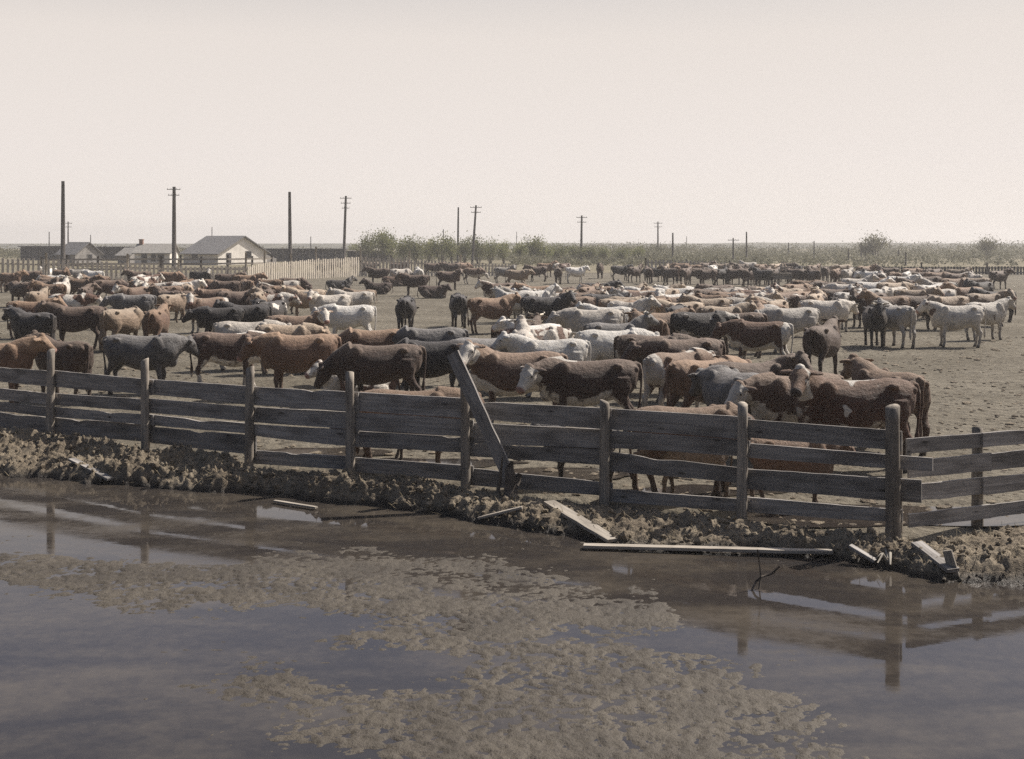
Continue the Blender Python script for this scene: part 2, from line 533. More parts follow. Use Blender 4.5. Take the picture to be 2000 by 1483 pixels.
# short straw and stalks trodden into the bank
def build_straw():
    rng = np.random.default_rng(4)
    n = 5000
    x = rng.uniform(-11, 8.6, n)
    u = rng.uniform(0.02, 1.0, n)
    y = edge_y(x) + u * (fence_y(x) - edge_y(x))
    z = bank_height(x, y)
    mb_v, mb_f = [], []
    for i in range(n):
        a = rng.uniform(0, 6.283); L = rng.uniform(0.03, 0.20); w = rng.uniform(0.002, 0.005)
        up = rng.uniform(-0.2, 0.9)
        d = Vector((math.cos(a), math.sin(a), up)).normalized() * L
        s = Vector((-math.sin(a), math.cos(a), 0)) * w
        p = Vector((x[i], y[i], z[i] - 0.004))
        b = len(mb_v)
        mb_v += [p - s, p + s, p + d * 0.6 + s * .8 + Vector((0, 0, .004)), p + d * 0.6 - s * .8 + Vector((0, 0, .004)), p + d]
        mb_f += [(b, b + 1, b + 2, b + 3), (b + 3, b + 2, b + 4)]
    o = mesh_obj('straw_litter', mb_v, mb_f, simple('dry_straw', (0.23, 0.19, 0.125), 0.8, 0.2))
    tag(o, 'dry straw and stalks trodden into the muddy bank', 'straw', kind='stuff')
build_straw()
def build_clods():
    rng = np.random.default_rng(9)
    mb = MB()
    ico = bmesh.new(); bmesh.ops.create_icosphere(ico, subdivisions=1, radius=1.0)
    iv = [v.co.copy() for v in ico.verts]; fi = [tuple(v.index for v in f.verts) for f in ico.faces]; ico.free()
    n = 2600
    x = rng.uniform(-11, 8.6, n); u = np.clip(rng.beta(1.4, 1.6, n), 0.02, 0.98)
    y = edge_y(x) + u * (fence_y(x) - edge_y(x)); z = bank_height(x, y)
    for i in range(n):
        s = rng.uniform(0.012, 0.034) * (2.0 if rng.random() < 0.10 else 1.0)
        k = [rng.uniform(.6, 1.3) for _ in range(3)]
        b = len(mb.v)
        for v in iv:
            w = s * rng.uniform(.65, 1.25)
            mb.v.append(Vector((x[i] + v.x * w * k[0], y[i] + v.y * w * k[1], z[i] + v.z * w * k[2] + s * .2)))
        mb.f += [[q + b for q in f] for f in fi]
    o = mb.build('mud_clods', M['bank'])
    tag(o, 'crumbled clods of mud and dung strewn over the bank', 'clods', kind='stuff')
build_clods()
def build_pen_dung():
    rng = np.random.default_rng(19)
    mb = MB()
    ico = bmesh.new(); bmesh.ops.create_icosphere(ico, subdivisions=1, radius=1.0)
    iv = [v.co.copy() for v in ico.verts]; fi = [tuple(v.index for v in f.verts) for f in ico.faces]; ico.free()
    n = 5200
    d = 14.5 + 32 * rng.random(n) ** 1.5
    x = rng.uniform(-0.52, 0.52, n) * d
    for i in range(n):
        if d[i] < fence_y(x[i]) + .3: continue
        s = rng.uniform(0.015, 0.045) * (2.2 if rng.random() < 0.12 else 1.0)
        b = len(mb.v)
        for v in iv:
            w = s * rng.uniform(.6, 1.35)
            mb.v.append(Vector((x[i] + v.x * w * 1.3, d[i] + v.y * w * 1.3, 0.0 + v.z * w * .6)))
        mb.f += [[q + b for q in f] for f in fi]
    o = mb.build('dry_dung', M['bank'])
    tag(o, 'dry dung and kicked up clods strewn over the pen floor', 'dung', kind='stuff')
build_pen_dung()
def puddle(x, y, rx, ry, seed, label):
    pv_, n_ = [], 44
    for k in range(n_):
        t_ = 2 * math.pi * k / n_; r_ = 1 + .7 * (float(vnoise(3 * math.cos(t_) * .6 + 5, 3 * math.sin(t_) * .6 + 5, seed)) - .5)
        pv_.append((x + rx * r_ * math.cos(t_), y + ry * r_ * math.sin(t_), 0.012))
    o = mesh_obj('puddle', pv_, [tuple(range(n_))], M['water'])
    tag(o, label, 'puddle', kind='structure')
for x, y, rx, ry, sd_, lb in ((4.9, 15.05, 1.9, .62, 5, 'shallow bright puddle behind the right end of the fence'), (-3.15, 19.6, 1.3, .42, 6, 'wet patch seen through the gap under the third fence bay'),
        (-1.3, 18.6, 1.5, .42, 7, 'wet patch seen through the gap left of the leaning plank'), (.75, 17.7, 1.3, .40, 8, 'wet patch seen through the gap right of the leaning plank'), (2.6, 16.5, 1.0, .35, 9, 'wet patch behind the boards right of the middle post')):
    puddle(x, y, rx, ry, sd_, lb)

# floating mats of scum
def poly_sd(X, Y, P):
    P = np.array(P, float)
    d = np.full(X.shape, 1e9); inside = np.zeros(X.shape, bool)
    for i in range(len(P)):
        a, b = P[i], P[(i + 1) % len(P)]
        e = b - a
        t = np.clip(((X - a[0]) * e[0] + (Y - a[1]) * e[1]) / (e @ e), 0, 1)
        d = np.minimum(d, np.hypot(X - a[0] - t * e[0], Y - a[1] - t * e[1]))
        c = ((a[1] > Y) != (b[1] > Y)) & (X < (b[0] - a[0]) * (Y - a[1]) / (b[1] - a[1] + 1e-12) + a[0])
        inside ^= c
    return np.where(inside, d, -d)
def build_scum():
    def wp(L): return [tuple(pt(x, y, WATER_Z))[:2] for x, y in L]
    big = wp([(-80, 1088), (90, 1092), (250, 1102), (420, 1100), (520, 1085), (640, 1082), (720, 1078), (880, 1092), (1040, 1110), (1130, 1135), (1230, 1172), (1330, 1204), (1290, 1232), (1160, 1250), (1290, 1280), (1420, 1300), (1540, 1345), (1610, 1395), (1610, 1440), (1690, 1483), (1740, 1580), (560, 1580), (620, 1470), (520, 1400), (430, 1355), (520, 1310), (640, 1320), (780, 1335), (860, 1325), (905, 1300), (850, 1268), (760, 1256), (690, 1240), (680, 1205), (560, 1190), (440, 1180), (300, 1196), (200, 1180), (90, 1140), (-80, 1130)])
    film = wp([(560, 1075), (720, 1070), (900, 1088), (1060, 1112), (1200, 1160), (1240, 1185), (1000, 1180), (760, 1150), (600, 1120)])
    small = [wp([(1470, 1150), (1760, 1175), (1930, 1210), (1960, 1260), (1780, 1245), (1560, 1222)]),
             wp([(-40, 1030), (200, 1042), (330, 1050), (240, 1066), (60, 1062)]),
             wp([(150, 1325), (420, 1345), (560, 1362), (380, 1372), (200, 1350)])]
    xs = np.arange(-8.6, 7.4, 0.026); ys = np.arange(7.2, 15.2, 0.026)
    X, Y = np.meshgrid(xs, ys)
    edge = 1.5 * (fbm(X * 1.4, Y * 1.9, 5, 71, .6) - 0.5) + 0.25 * (fbm(X * 9, Y * 9, 2, 75) - 0.5)
    m = sstep(-1.1, 0.55, poly_sd(X, Y, big) + edge)
    fl = sstep(-0.1, 0.5, poly_sd(X, Y, film) + edge * 0.6)
    for s in small:
        m = np.maximum(m, 0.62 * sstep(-0.25, 0.25, poly_sd(X, Y, s) + edge * 1.2))
    wx, wy = X + 0.06 * fbm(X * 9, Y * 9, 2, 81), Y + 0.06 * fbm(X * 9, Y * 9, 2, 82)
    lump = 0.85 * clods(wx * 13, wy * 15, 87) + 0.55 * clods(wx * 8, wy * 9, 83) + 1.1 * (fbm(X * 22, Y * 26, 3, 85, .6) - .5)
    body = 1.5 * (fbm(X * 1.7, Y * 2.6, 5, 89, .6) - 0.5) + 0.27
    h = lump + body
    flecks = sstep(.80, .93, vnoise(X * 16, Y * 19, 95)) * sstep(.46, .66, fbm(X * .8, Y * 1.2, 3, 97))
    Z = WATER_Z - 0.030 + m * (0.012 + 0.030 * np.clip(h * (1 - 0.6 * fl) + 0.35 * fl, -0.6, 1.2))
    Z = np.maximum(Z, WATER_Z - 0.030 + 0.034 * flecks)
    o = grid_mesh('floating_scum', X, Y, Z, M['scum'], keep=(Z > WATER_Z - 0.006))
    tag(o, 'lumpy brown scum floating in mats on the slough', 'scum', kind='stuff')
build_scum()
# ---------------------------------------------------------------- the plank fence
def board(name, A, B, zt0, zb0, zt1, zb1, mat, parent, seed, th=0.03, ext0=0.08, ext1=0.08, rag=0.010):
    """a sawn plank from A to B (plan points), top and bottom heights at both ends"""
    rng = random.Random(seed)
    A, B = Vector((A[0], A[1], 0)), Vector((B[0], B[1], 0))
    L = (B - A).length
    d = (B - A) / L
    nrm = Vector((-d.y, d.x, 0))
    n = max(8, int(L / 0.09))
    vs, uv, fs = [], [], []
    ph = [rng.uniform(0, 100) for _ in range(3)]
    bow = rng.uniform(-0.015, 0.015)
    nick_t, nick_w = rng.uniform(0.1, 0.9), rng.uniform(0.04, 0.10)
    nick = rng.choice([0, 0, 0, 0, 0.03])
    for i in range(n + 1):
        t = i / n
        s = -ext0 + (L + ext0 + ext1) * t
        k = s / L
        jt = rag * 2 * (float(vnoise(s * 2.2 + ph[0], 0.5, seed)) - 0.5) + rag * (float(vnoise(s * 9 + ph[0], 1.5, seed)) - 0.5)
        jb = rag * 2 * (float(vnoise(s * 2.2 + ph[1], 2.5, seed)) - 0.5) + rag * (float(vnoise(s * 9 + ph[1], 3.5, seed)) - 0.5)
        zt = zt0 + (zt1 - zt0) * k + jt - nick * math.exp(-((t - nick_t) / nick_w) ** 2)
        zb = zb0 + (zb1 - zb0) * k + jb
        off = bow * math.sin(math.pi * t) + 0.004 * math.sin(s * 3 + ph[2])
        p = A + d * s + nrm * off
        for o_, z, v in ((0, zb, 0), (0, zt, zt - zb), (th, zt, zt - zb + th), (th, zb, zt - zb + th * 2 + .2)):
            q = p + nrm * o_
            vs.append(Vector((q.x, q.y, z))); uv.append((s + seed * 1.7, v + seed * 0.37))
    for i in range(n):
        b = i * 4
        for k in range(4):
            fs.append((b + k, b + (k + 1) % 4, b + 4 + (k + 1) % 4, b + 4 + k))
    fs.append((3, 2, 1, 0)); fs.append((n * 4, n * 4 + 1, n * 4 + 2, n * 4 + 3))
    return mesh_obj(name, vs, fs, mat, parent, False, uv)

def log_post(name, x, y, z0, z1, r, mat, parent, seed, lean=(0, 0)):
    rng = random.Random(seed)
    n, m = 12, 14
    vs, fs = [], []
    for i in range(m + 1):
        t = i / m
        z = z0 + (z1 - z0) * t
        for k in range(n):
            a = 2 * math.pi * k / n
            rr = r * (1.08 - 0.14 * t) * (1 + 0.14 * (float(vnoise(k * 0.9 + seed, z * 3.1, seed)) - 0.5) + 0.05 * (float(vnoise(k * 2.3, z * 11, seed + 3)) - 0.5))
            zz = z + (0.03 * math.cos(a + seed) if i == m else 0)
            vs.append(Vector((x + lean[0] * t + rr * math.cos(a), y + lean[1] * t + rr * math.sin(a), zz)))
    for i in range(m):
        for k in range(n):
            fs.append((i * n + k, i * n + (k + 1) % n, (i + 1) * n + (k + 1) % n, (i + 1) * n + k))
    fs.append(tuple(range(n - 1, -1, -1)))
    c = len(vs)
    vs.append(Vector((x + lean[0], y + lean[1], z1 + 0.012)))
    for k in range(n): fs.append((m * n + k, m * n + (k + 1) % n, c))
    return mesh_obj(name, vs, fs, mat, parent, True)

fence = empty('plank_fence', (0, 15.0, 0)); fence.location = (0, 0, 0)
tag(fence, 'weathered grey plank fence of round posts and wide boards at the water', 'fence')
POST_TOP = {97: 685, 285: 703, 485: 718, 685: 728, 910: 745, 1180: 785, 1448: 790, 1745: 795}
BAYS = [
 [((725, 757), (743, 772)), ((770, 793), (783, 806)), ((797, 815), (812, 832)), ((818, 850), (832, 866))],
 [((742, 772), (757, 792)), ((780, 807), (797, 825)), ((812, 832), (830, 850)), ((835, 866), (852, 890))],
 [((757, 792), (767, 806)), ((797, 827), (807, 841)), ((830, 852), (842, 875)), ((882, 908), (895, 921))],
 [((768, 805), (781, 819)), ((807, 842), (822, 855)), ((844, 875), (857, 887)), ((895, 924), (912, 943))],
 [((785, 818), (799, 840)), ((828, 868), (842, 879)), ((870, 893), (881, 911)), ((917, 950), (946, 972))],
 [((800, 840), (817, 861)), ((842, 876), (863, 893)), ((885, 922), (918, 947)), ((957, 981), (978, 1003))],
 [((820, 855), (843, 882)), ((868, 896), (892, 919)), ((918, 957), (937, 981)), ((974, 1003), (999, 1024))],
]
for i, p in enumerate(FP):
    px = FENCE_PX[i][0]
    big = i == len(FP) - 1
    log_post('fence_post', p.x, p.y, -0.5, zrow(POST_TOP[px], p.y), 0.088 if big else 0.068, M['post'], fence, 30 + i, (random.Random(i).uniform(-.03, .03), 0))
for i, bay in enumerate(BAYS):
    A, B = FP[i], FP[i + 1]
    d = (B - A).normalized(); nr = Vector((-d.y, d.x, 0))
    for k, ((t0, b0), (t1, b1)) in enumerate(bay):
        off = nr * (0.072 + (0.034 if (i + k) % 2 else 0.0))
        e1 = 0.08
        if i == 6 and k == 1: e1 = 0.42
        if i == 6 and k == 2: e1 = 0.30
        board('fence_board', A + off, B + off, zrow(t0, A.y), zrow(b0, A.y), zrow(t1, B.y), zrow(b1, B.y), M['board'], fence, 100 + i * 7 + k, 0.03, 0.08, e1, 0.0055)
# continuing beyond the left edge of the picture
for j in (1, 0):
    A, B = FP_ALL[j], FP_ALL[j + 1]
    log_post('fence_post', A.x, A.y, -0.5, 1.5, 0.068, M['post'], fence, 70 + j)
    d = (B - A).normalized(); nr = Vector((-d.y, d.x, 0))
    for k, (zt, zb) in enumerate(((1.28, 1.02), (0.9, 0.7), (0.66, 0.5), (0.48, 0.2))):
        off = nr * (0.072 + (0.034 if (j + k + 1) % 2 else 0.0))
        board('fence_board', A + off, B + off, zt, zb, zt, zb, M['board'], fence, 300 + j * 7 + k)

# the wing that turns away at the right end
wing = empty('plank_fence', (0, 0, 0))
tag(wing, 'short fence wing of wide boards turning away past the thick end post', 'fence')
W = [Vector((4.62, 14.05, 0)), Vector((5.73, 14.5, 0)), Vector((7.4, 15.2, 0)), Vector((9.0, 15.85, 0))]
for i, p in enumerate(W[1:]):
    log_post('fence_post', p.x, p.y, -0.5, 1.20, 0.07, M['post'], wing, 90 + i)
log_post('fence_post', 4.66, 14.22, -0.5, 1.18, 0.055, M['post'], wing, 96)
for i in range(3):
    A, B = W[i], W[i + 1]
    d = (B - A).normalized(); nr = Vector((-d.y, d.x, 0))
    for k, (zt, zb) in enumerate(((1.16, 0.985), (0.90, 0.70), (0.615, 0.42), (0.27, 0.12))):
        off = nr * (-0.115 - (0.034 if (i + k) % 2 else 0.0))
        board('fence_board', A + off, B + off, zt, zb, zt + 0.02 * (k % 2), zb, M['board'], wing, 400 + i * 9 + k, 0.03, 0.05 if i else -0.02)

# leaning brace plank with a split stump at its foot
def plank(name, a, b, w, th, mat, label, cat='plank', roll=0.0, seed=0, group=None):
    a, b = Vector(a), Vector(b)
    L = (b - a).length
    d = (b - a).normalized()
    sd = d.cross(Vector((0, 0, 1))).normalized()
    up = sd.cross(d)
    q = Matrix.Rotation(roll, 3, d)
    sd, up = q @ sd, q @ up
    n = max(6, int(L / 0.08))
    vs, uv, fs = [], [], []
    for i in range(n + 1):
        s = L * i / n
        j = 0.012 * (float(vnoise(s * 5, seed, seed)) - 0.5)
        for o_, h, v in ((-1, -1, 0), (1, -1, w), (1, 1, w + th), (-1, 1, 2 * w + th)):
            vs.append(a + d * s + sd * (o_ * (w / 2 + j)) + up * (h * th / 2)); uv.append((s + seed, v + seed * .3))
    for i in range(n):
        for k in range(4):
            fs.append((i * 4 + k, i * 4 + (k + 1) % 4, i * 4 + 4 + (k + 1) % 4, i * 4 + 4 + k))
    fs.append((3, 2, 1, 0)); fs.append((n * 4, n * 4 + 1, n * 4 + 2, n * 4 + 3))
    o = mesh_obj(name, vs, fs, mat, None, False, uv)
    return tag(o, label, cat, group)
bf = at(1000, 15.85, 0.0); bf.z = zrow(945, 15.85)
bt = at(884, 16.25, 0.0); bt.z = zrow(690, 16.25)
plank('brace_plank', bf, bt, 0.19, 0.035, M['board'], 'long grey plank leaning against the fence at a steep slant', roll=R(90), seed=5)
st = MB()
q = at(996, 15.72, 0.0); q.z = zrow(955, 15.72)
st.tube([q + Vector((0, 0, -.15)), q + Vector((.02, 0, .1)), q + Vector((-.01, 0.02, .26)), q + Vector((.03, 0.03, .36))], [.10, .085, .06, .02], 9)
st.tube([q + Vector((-.17, 0, -.1)), q + Vector((-.13, 0.02, .14)), q + Vector((-.10, 0.03, .42))], [.03, .024, .01], 6)
st.tube([q + Vector((.09, 0, .05)), q + Vector((.13, 0.02, .2))], [.05, .03], 7)
tag(st.build('stump', M['bark'], None, True), 'dark broken stump at the foot of the leaning plank', 'stump')

def bz(px, py):
    """point on the bank seen at a photo pixel"""
    p = pt(px, py, 0.05)
    for _ in range(6):
        z = float(bank_height(np.array([p.x]), np.array([p.y]))[0])
        p = pt(px, py, 0.5 * p.z + 0.5 * max(z, WATER_Z))
    return p
def lay(name, a, b, w, th, mat, label, lift=0.03, seed=1, roll=0.0, group=None):
    A, B = bz(*a), bz(*b)
    A.z += lift; B.z += lift
    return plank(name, A, B, w, th, mat, label, roll=roll, seed=seed, group=group)
lay('loose_plank', (1072, 990), (1198, 1066), 0.17, 0.04, M['pale_board'], 'pale broad plank sliding down the bank to the water', 0.06, 11)
lay('loose_plank', (1140, 1072), (1626, 1084), 0.11, 0.035, M['pale_board'], 'long thin pale plank lying along the edge of the water', 0.035, 12)
lay('loose_plank', (934, 1020), (1020, 999), 0.07, 0.03, M['pale_board'], 'short pale stick of board left of the broad plank', 0.05, 13)
lay('loose_plank', (1790, 1070), (1862, 1124), 0.15, 0.04, M['board'], 'grey plank end poking down the bank at the right', 0.05, 14)
lay('loose_plank', (140, 905), (216, 944), 0.11, 0.035, M['board'], 'grey plank half buried in the manure heap at the left', 0.06, 15)
lay('loose_plank', (1660, 1075), (1710, 1105), 0.08, 0.035, M['board'], 'small grey board stuck in the mud below the thick end post', 0.05, 16)
lay('loose_plank', (536, 983), (618, 996), 0.05, 0.025, M['pale_board'], 'narrow lath floating by the bank at the left', 0.03, 17)
lay('loose_plank', (1535, 1000), (1640, 1032), 0.08, 0.03, M['pale_board'], 'pale slat lying under the lowest fence board at right', 0.06, 18)
lay('loose_plank', (1385, 965), (1425, 990), 0.05, 0.025, M['pale_board'], 'tiny pale splinter of board below the fence', 0.05, 19)
s_ = bz(1872, 1122)
plank('stake', (s_.x, s_.y, s_.z - .15), (s_.x - .10, s_.y + .05, s_.z + .24), .10, .03, M['pale_board'], 'stubby pale board end standing up from the bank at the right', 'stake', R(80), 23)
s_ = pt(1486, 1150, WATER_Z)
st = MB()
st.tube([s_ + Vector((-.03, 0, -.1)), s_ + Vector((0.0, 0, .14)), s_ + Vector((-.03, 0.02, .40))], [.010, .009, .006], 6)
st.tube([s_ + Vector((0, 0, .12)), s_ + Vector((.11, -.02, .16)), s_ + Vector((.19, -.03, .24))], [.011, .011, .009], 6)
st.tube([s_ + Vector((0, 0, .12)), s_ + Vector((-.06, -.02, .07)), s_ + Vector((-.12, -.06, -.03))], [.012, .014, .012], 6)
tag(st.build('branch', M['bark'], None, True), 'forked bare twig sticking out of the slough', 'twig')
s_ = bz(1738, 1102)
st = MB()
for k in range(7):
    a = k * 0.9
    st.tube([s_ + Vector((0, 0, -.02)), s_ + Vector((.10 * math.cos(a), .08 * math.sin(a), .10 + .02 * (k % 3))), s_ + Vector((.17 * math.cos(a), .13 * math.sin(a), .03))], [.02, .018, .008], 6)
tag(st.build('root_clump', M['pale_post'], None, True), 'pale clump of dried roots on the bank at the right', 'roots')

# ---------------------------------------------------------------- far fences
def picket_fence(name, P, label, mat, post_mat, top, gap, w, post_every, post_up, seed, rails=True, cat='fence'):
    """P: list of (x, y, picket height); tall boards side by side on rails"""
    rng = random.Random(seed)
    root = empty(name, (0, 0, 0)); tag(root, label, cat)
    m, r, posts = MB(), MB(), []
    dist_post = 0.0
    for (x0, y0, h0), (x1, y1, h1) in zip(P[:-1], P[1:]):
        L = math.hypot(x1 - x0, y1 - y0)
        n = int(L / (w + gap))
        d = Vector((x1 - x0, y1 - y0, 0)).normalized(); nr = Vector((-d.y, d.x, 0))
        ang = math.atan2(d.y, d.x)
        rot = Matrix.Rotation(ang, 3, 'Z')
        for i in range(n):
            s = (i + 0.5) / n
            h = (h0 + (h1 - h0) * s) * (1 + rng.uniform(-0.04, 0.04))
            c = Vector((x0, y0, 0)) + d * (s * L)
            tilt = rot @ Matrix.Rotation(rng.uniform(-.02, .02), 3, 'Y')
            m.box(c + Vector((0, 0, h / 2 - 0.02)), (w * rng.uniform(.8, 1.1), 0.03, h), tilt)
        for f in (0.25, 0.8):
            a = Vector((x0, y0, h0 * f)) + nr * 0.06; b = Vector((x1, y1, h1 * f)) + nr * 0.06
            r.bar(a, b, 0.06, 0.12)
        k = max(1, round(L / post_every))
        for i in range(k):
            s = i / k
            posts.append((x0 + (x1 - x0) * s + nr.x * 0.17, y0 + (y1 - y0) * s + nr.y * 0.17, h0 + (h1 - h0) * s))
    m.build('picket_panel', mat, root)
    r.build('rail', mat, root)
    for i, (x, y, h) in enumerate(posts):
        p = MB(); u = post_up * rng.uniform(.6, 1.2)
        p.tube([(x, y, -.1), (x, y, h + u)], [.11, .09], 7)
        p.build('fence_post', post_mat, root, True)
    return root
def fpt(px, top, d): return (at(px, d).x, d, max(0.6, zrow(top, d)))
picket_fence('picket_fence', [fpt(-60, 502, 92), fpt(90, 507, 93), fpt(250, 514, 95), fpt(350, 520, 97), fpt(480, 520, 100)],
             'low pale picket fence behind the cattle at the far left', M['picket'], M['pale_post'], 0, 0.16, 0.20, 5.0, 0.7, 3)
picket_fence('picket_fence', [fpt(484, 520, 100.5), fpt(520, 514, 104), fpt(620, 506, 112), fpt(702, 502, 118)],
             'tall pale slab fence climbing away towards the dark shed', M['picket'], M['pale_post'], 0, 0.13, 0.22, 4.6, 1.0, 4)
picket_fence('picket_fence', [fpt(704, 502, 118.5), fpt(800, 507, 119), fpt(900, 512, 120), fpt(1010, 517, 121)],
             'pale slab fence running right in front of the green bushes', M['picket'], M['pale_post'], 0, 0.12, 0.22, 6.0, 1.1, 5)
picket_fence('board_fence', [fpt(1262, 507, 126), fpt(1420, 512, 127)],
             'grey open slat fence below the two poles in the middle distance', M['board'], M['pole'], 0, 0.22, 0.20, 5.0, 0.25, 6)
picket_fence('board_fence', [fpt(1426, 516, 128), fpt(1640, 520, 129), fpt(1800, 521, 127), fpt(2060, 520, 124)],
             'long dark board fence behind the farthest cattle at right', M['shed'], M['pole'], 0, 0.07, 0.24, 6.0, 0.4, 7)

def rail_fence(pts, zs, label, post_h):
    root = empty('rail_fence', (0, 0, 0)); tag(root, label, 'fence')
    for (x0, y0), (x1, y1) in zip(pts[:-1], pts[1:]):
        for z in zs:
            b = MB(); b.bar((x0, y0, z), (x1, y1, z + 0.03), 0.06, 0.17); b.build('rail', M['pale_board'], root)
    for i, (x, y) in enumerate(pts):
        p = MB(); p.tube([(x, y + .14, -.1), (x, y + .14, post_h + 0.15 * (i % 2))], [.13, .11], 8); p.build('fence_post', M['pole'], root, True)
rail_fence([tuple(at(px, d))[:2] for px, d in ((316, 118), (352, 118), (392, 118), (444, 119), (492, 121), (530, 124))], (0.75, 1.25, 1.7), 'pale pole and rail fence below the whitewashed house', 2.0)
rail_fence([tuple(at(px, d))[:2] for px, d in ((80, 112), (130, 113), (190, 114), (250, 115), (312, 117))], (0.8, 1.3, 1.75), 'pale rail fence behind the low pickets at the far left', 2.05)

# ---------------------------------------------------------------- telegraph poles
def pole(px, top, d, r, arms, label, lean=0.0):
    x = at(px, d).x
    h = zrow(top, d)
    root = empty('telegraph_pole', (x, d, 0))
    tag(root, label, 'pole', 'telegraph poles beyond the pens')
    p = MB(); p.tube([(0, 0, -.4), (lean * .5, 0, h * .5), (lean, 0, h)], [r, r * .86, r * .66], 10)
    p.build('pole_shaft', M['pole'], root, True)
    for i in range(arms):
        z = h - 0.35 - 0.75 * i
        w = 1.75 - 0.3 * i
        a = MB(); a.bar((lean - w / 2, -.16, z), (lean + w / 2, -.16, z), .07, .085)
        ao = a.build('crossarm', M['pole'], root)
        for s in (-.46, -.2, .2, .46):
            q = MB(); q.tube([(lean + s * w, -.16, z + .06), (lean + s * w, -.16, z + .2)], [.03, .02], 6); q.build('insulator', M['pole'], ao, True)
    return root
pole(123, 354, 150, 0.30, 0, 'thick bare pole without arms, leftmost of the tall poles')
pole(133, 433, 235, 0.16, 2, 'thin small pole just right of the leftmost thick pole')
pole(340, 365, 152, 0.30, 2, 'thick dark pole with two crossarms left of the whitewashed house')
pole(567, 375, 158, 0.27, 0, 'thick bare pole standing in front of the long dark shed', -.1)
pole(671, 383, 178, 0.24, 3, 'leaning pole with three crossarms right of the long dark shed', .35)
pole(894, 405, 190, 0.19, 0, 'thin bare pole in the bushes, left of a pair', .1)
pole(922, 401, 178, 0.21, 2, 'leaning pole with two arms, right of a pair in the bushes', .6)
pole(1135, 421, 190, 0.22, 2, 'pole standing alone over the middle scrub', .1)
pole(1285, 433, 240, 0.19, 2, 'thin pole with crossarms above the open slat fence')
pole(1314, 455, 180, 0.17, 0, 'short bare pole just right of the crossarm pole at the slat fence')
pole(1432, 465, 185, 0.16, 1, 'short pole with one arm, left of the pair over dark cattle')
pole(1458, 453, 190, 0.16, 0, 'bare thin pole, right of the pair over dark cattle')
pole(866, 448, 260, 0.14, 0, 'hair thin pole over the rounded tree')
pole(1009, 453, 320, 0.12, 0, 'hair thin pole over the left end of the scrub')
pole(1341, 462, 330, 0.12, 0, 'hair thin pole on the skyline right of the slat fence')
for i, (px, top, d, lb) in enumerate(((1540, 474, 260, 'short stub pole, first in the scrub right of the bare thin pole'), (1590, 471, 230, 'short stub pole, second in the scrub, taller than its neighbours'),
        (1657, 486, 200, 'low stub pole in the scrub left of the lone tree'), (1682, 474, 210, 'stub pole right against the left side of the lone tree'),
        (1755, 488, 190, 'stub pole right of the lone tree, thinner of two'), (1769, 493, 170, 'stub pole right of the lone tree, thicker of two'), (1864, 494, 200, 'stub pole near the right end of the dark board fence'))):
    pole(px, top, d, 0.15, 0, lb)
for px, top, d, lb in ((96, 453, 240, 'hair thin pole at the far left edge behind the grey house'), (177, 459, 260, 'hair thin pole between the grey house and the chimney house'), (414, 444, 270, 'hair thin mast over the roof of the whitewashed house'), (607, 462, 260, 'hair thin pole over the long dark shed')):
    pole(px, top, d, 0.12, 0, lb)

# ---------------------------------------------------------------- houses and sheds
def gable_house(name, px0, px1, d, eave, ridge, depth, rot, wall_m, roof_m, label, windows=(), chimney=None, door=None, over=0.35):
    """house with its ridge along local X; the long wall faces the camera before rotation"""
    x0, x1 = at(px0, d).x, at(px1, d).x
    L = x1 - x0
    root = empty(name, ((x0 + x1) / 2, d + depth / 2, 0), R(rot))
    tag(root, label, 'house')
    hl, hd = L / 2, depth / 2
    w = MB()
    w.add([(-hl, -hd, 0), (hl, -hd, 0), (hl, hd, 0), (-hl, hd, 0), (-hl, -hd, eave), (hl, -hd, eave), (hl, hd, eave), (-hl, hd, eave), (-hl, 0, ridge), (hl, 0, ridge)],
          [(0, 1, 5, 4), (1, 2, 6, 9, 5), (2, 3, 7, 6), (3, 0, 4, 8, 7), (0, 3, 2, 1)])
    w.build('wall', wall_m, root)
    r = MB()
    sl = (ridge - eave) / hd
    for sg in (-1, 1):
        a0 = (-hl - over, sg * (hd + over), eave - over * sl + .06); a1 = (hl + over, sg * (hd + over), eave - over * sl + .06)
        b0 = (-hl - over, 0, ridge + .06); b1 = (hl + over, 0, ridge + .06)
        vs = [a0, a1, b1, b0] + [(p[0], p[1], p[2] + .12) for p in (a0, a1, b1, b0)]
        r.add(vs, [(0, 1, 2, 3), (4, 5, 6, 7), (0, 1, 5, 4), (1, 2, 6, 5), (3, 0, 4, 7)])
    ro = r.build('roof', roof_m, root)
    if chimney:
        cx, ch = chimney
        c = MB(); c.box((cx, -.1, ridge + ch / 2 - .2), (.55, .55, ch + .4)); c.box((cx, -.1, ridge + ch + .05), (.68, .68, .12))
        c.build('chimney', M['brick'], ro)
    for face, u, z, ww, wh in windows:
        f = MB(); g = MB()
        if face == 'front':
            f.box((u, -hd - .03, z), (ww + .2, .06, wh + .2)); g.box((u, -hd - .065, z), (ww, .03, wh)); g.box((u, -hd - .082, z), (.05, .02, wh))
        else:
            sg = 1 if face == 'right' else -1
            f.box((sg * (hl + .03), u, z), (.06, ww + .2, wh + .2)); g.box((sg * (hl + .065), u, z), (.03, ww, wh))
        wo = f.build('window', M['grey_wall'], root); g.build('pane', M['glass'], wo)
    if door:
        face, u, ww, wh = door
        f = MB()
        if face == 'front': f.box((u, -hd - .03, wh / 2), (ww, .06, wh))
        else: f.box((hl + .03, u, wh / 2), (.06, ww, wh))
        f.build('door', M['shed'], root)
    return root
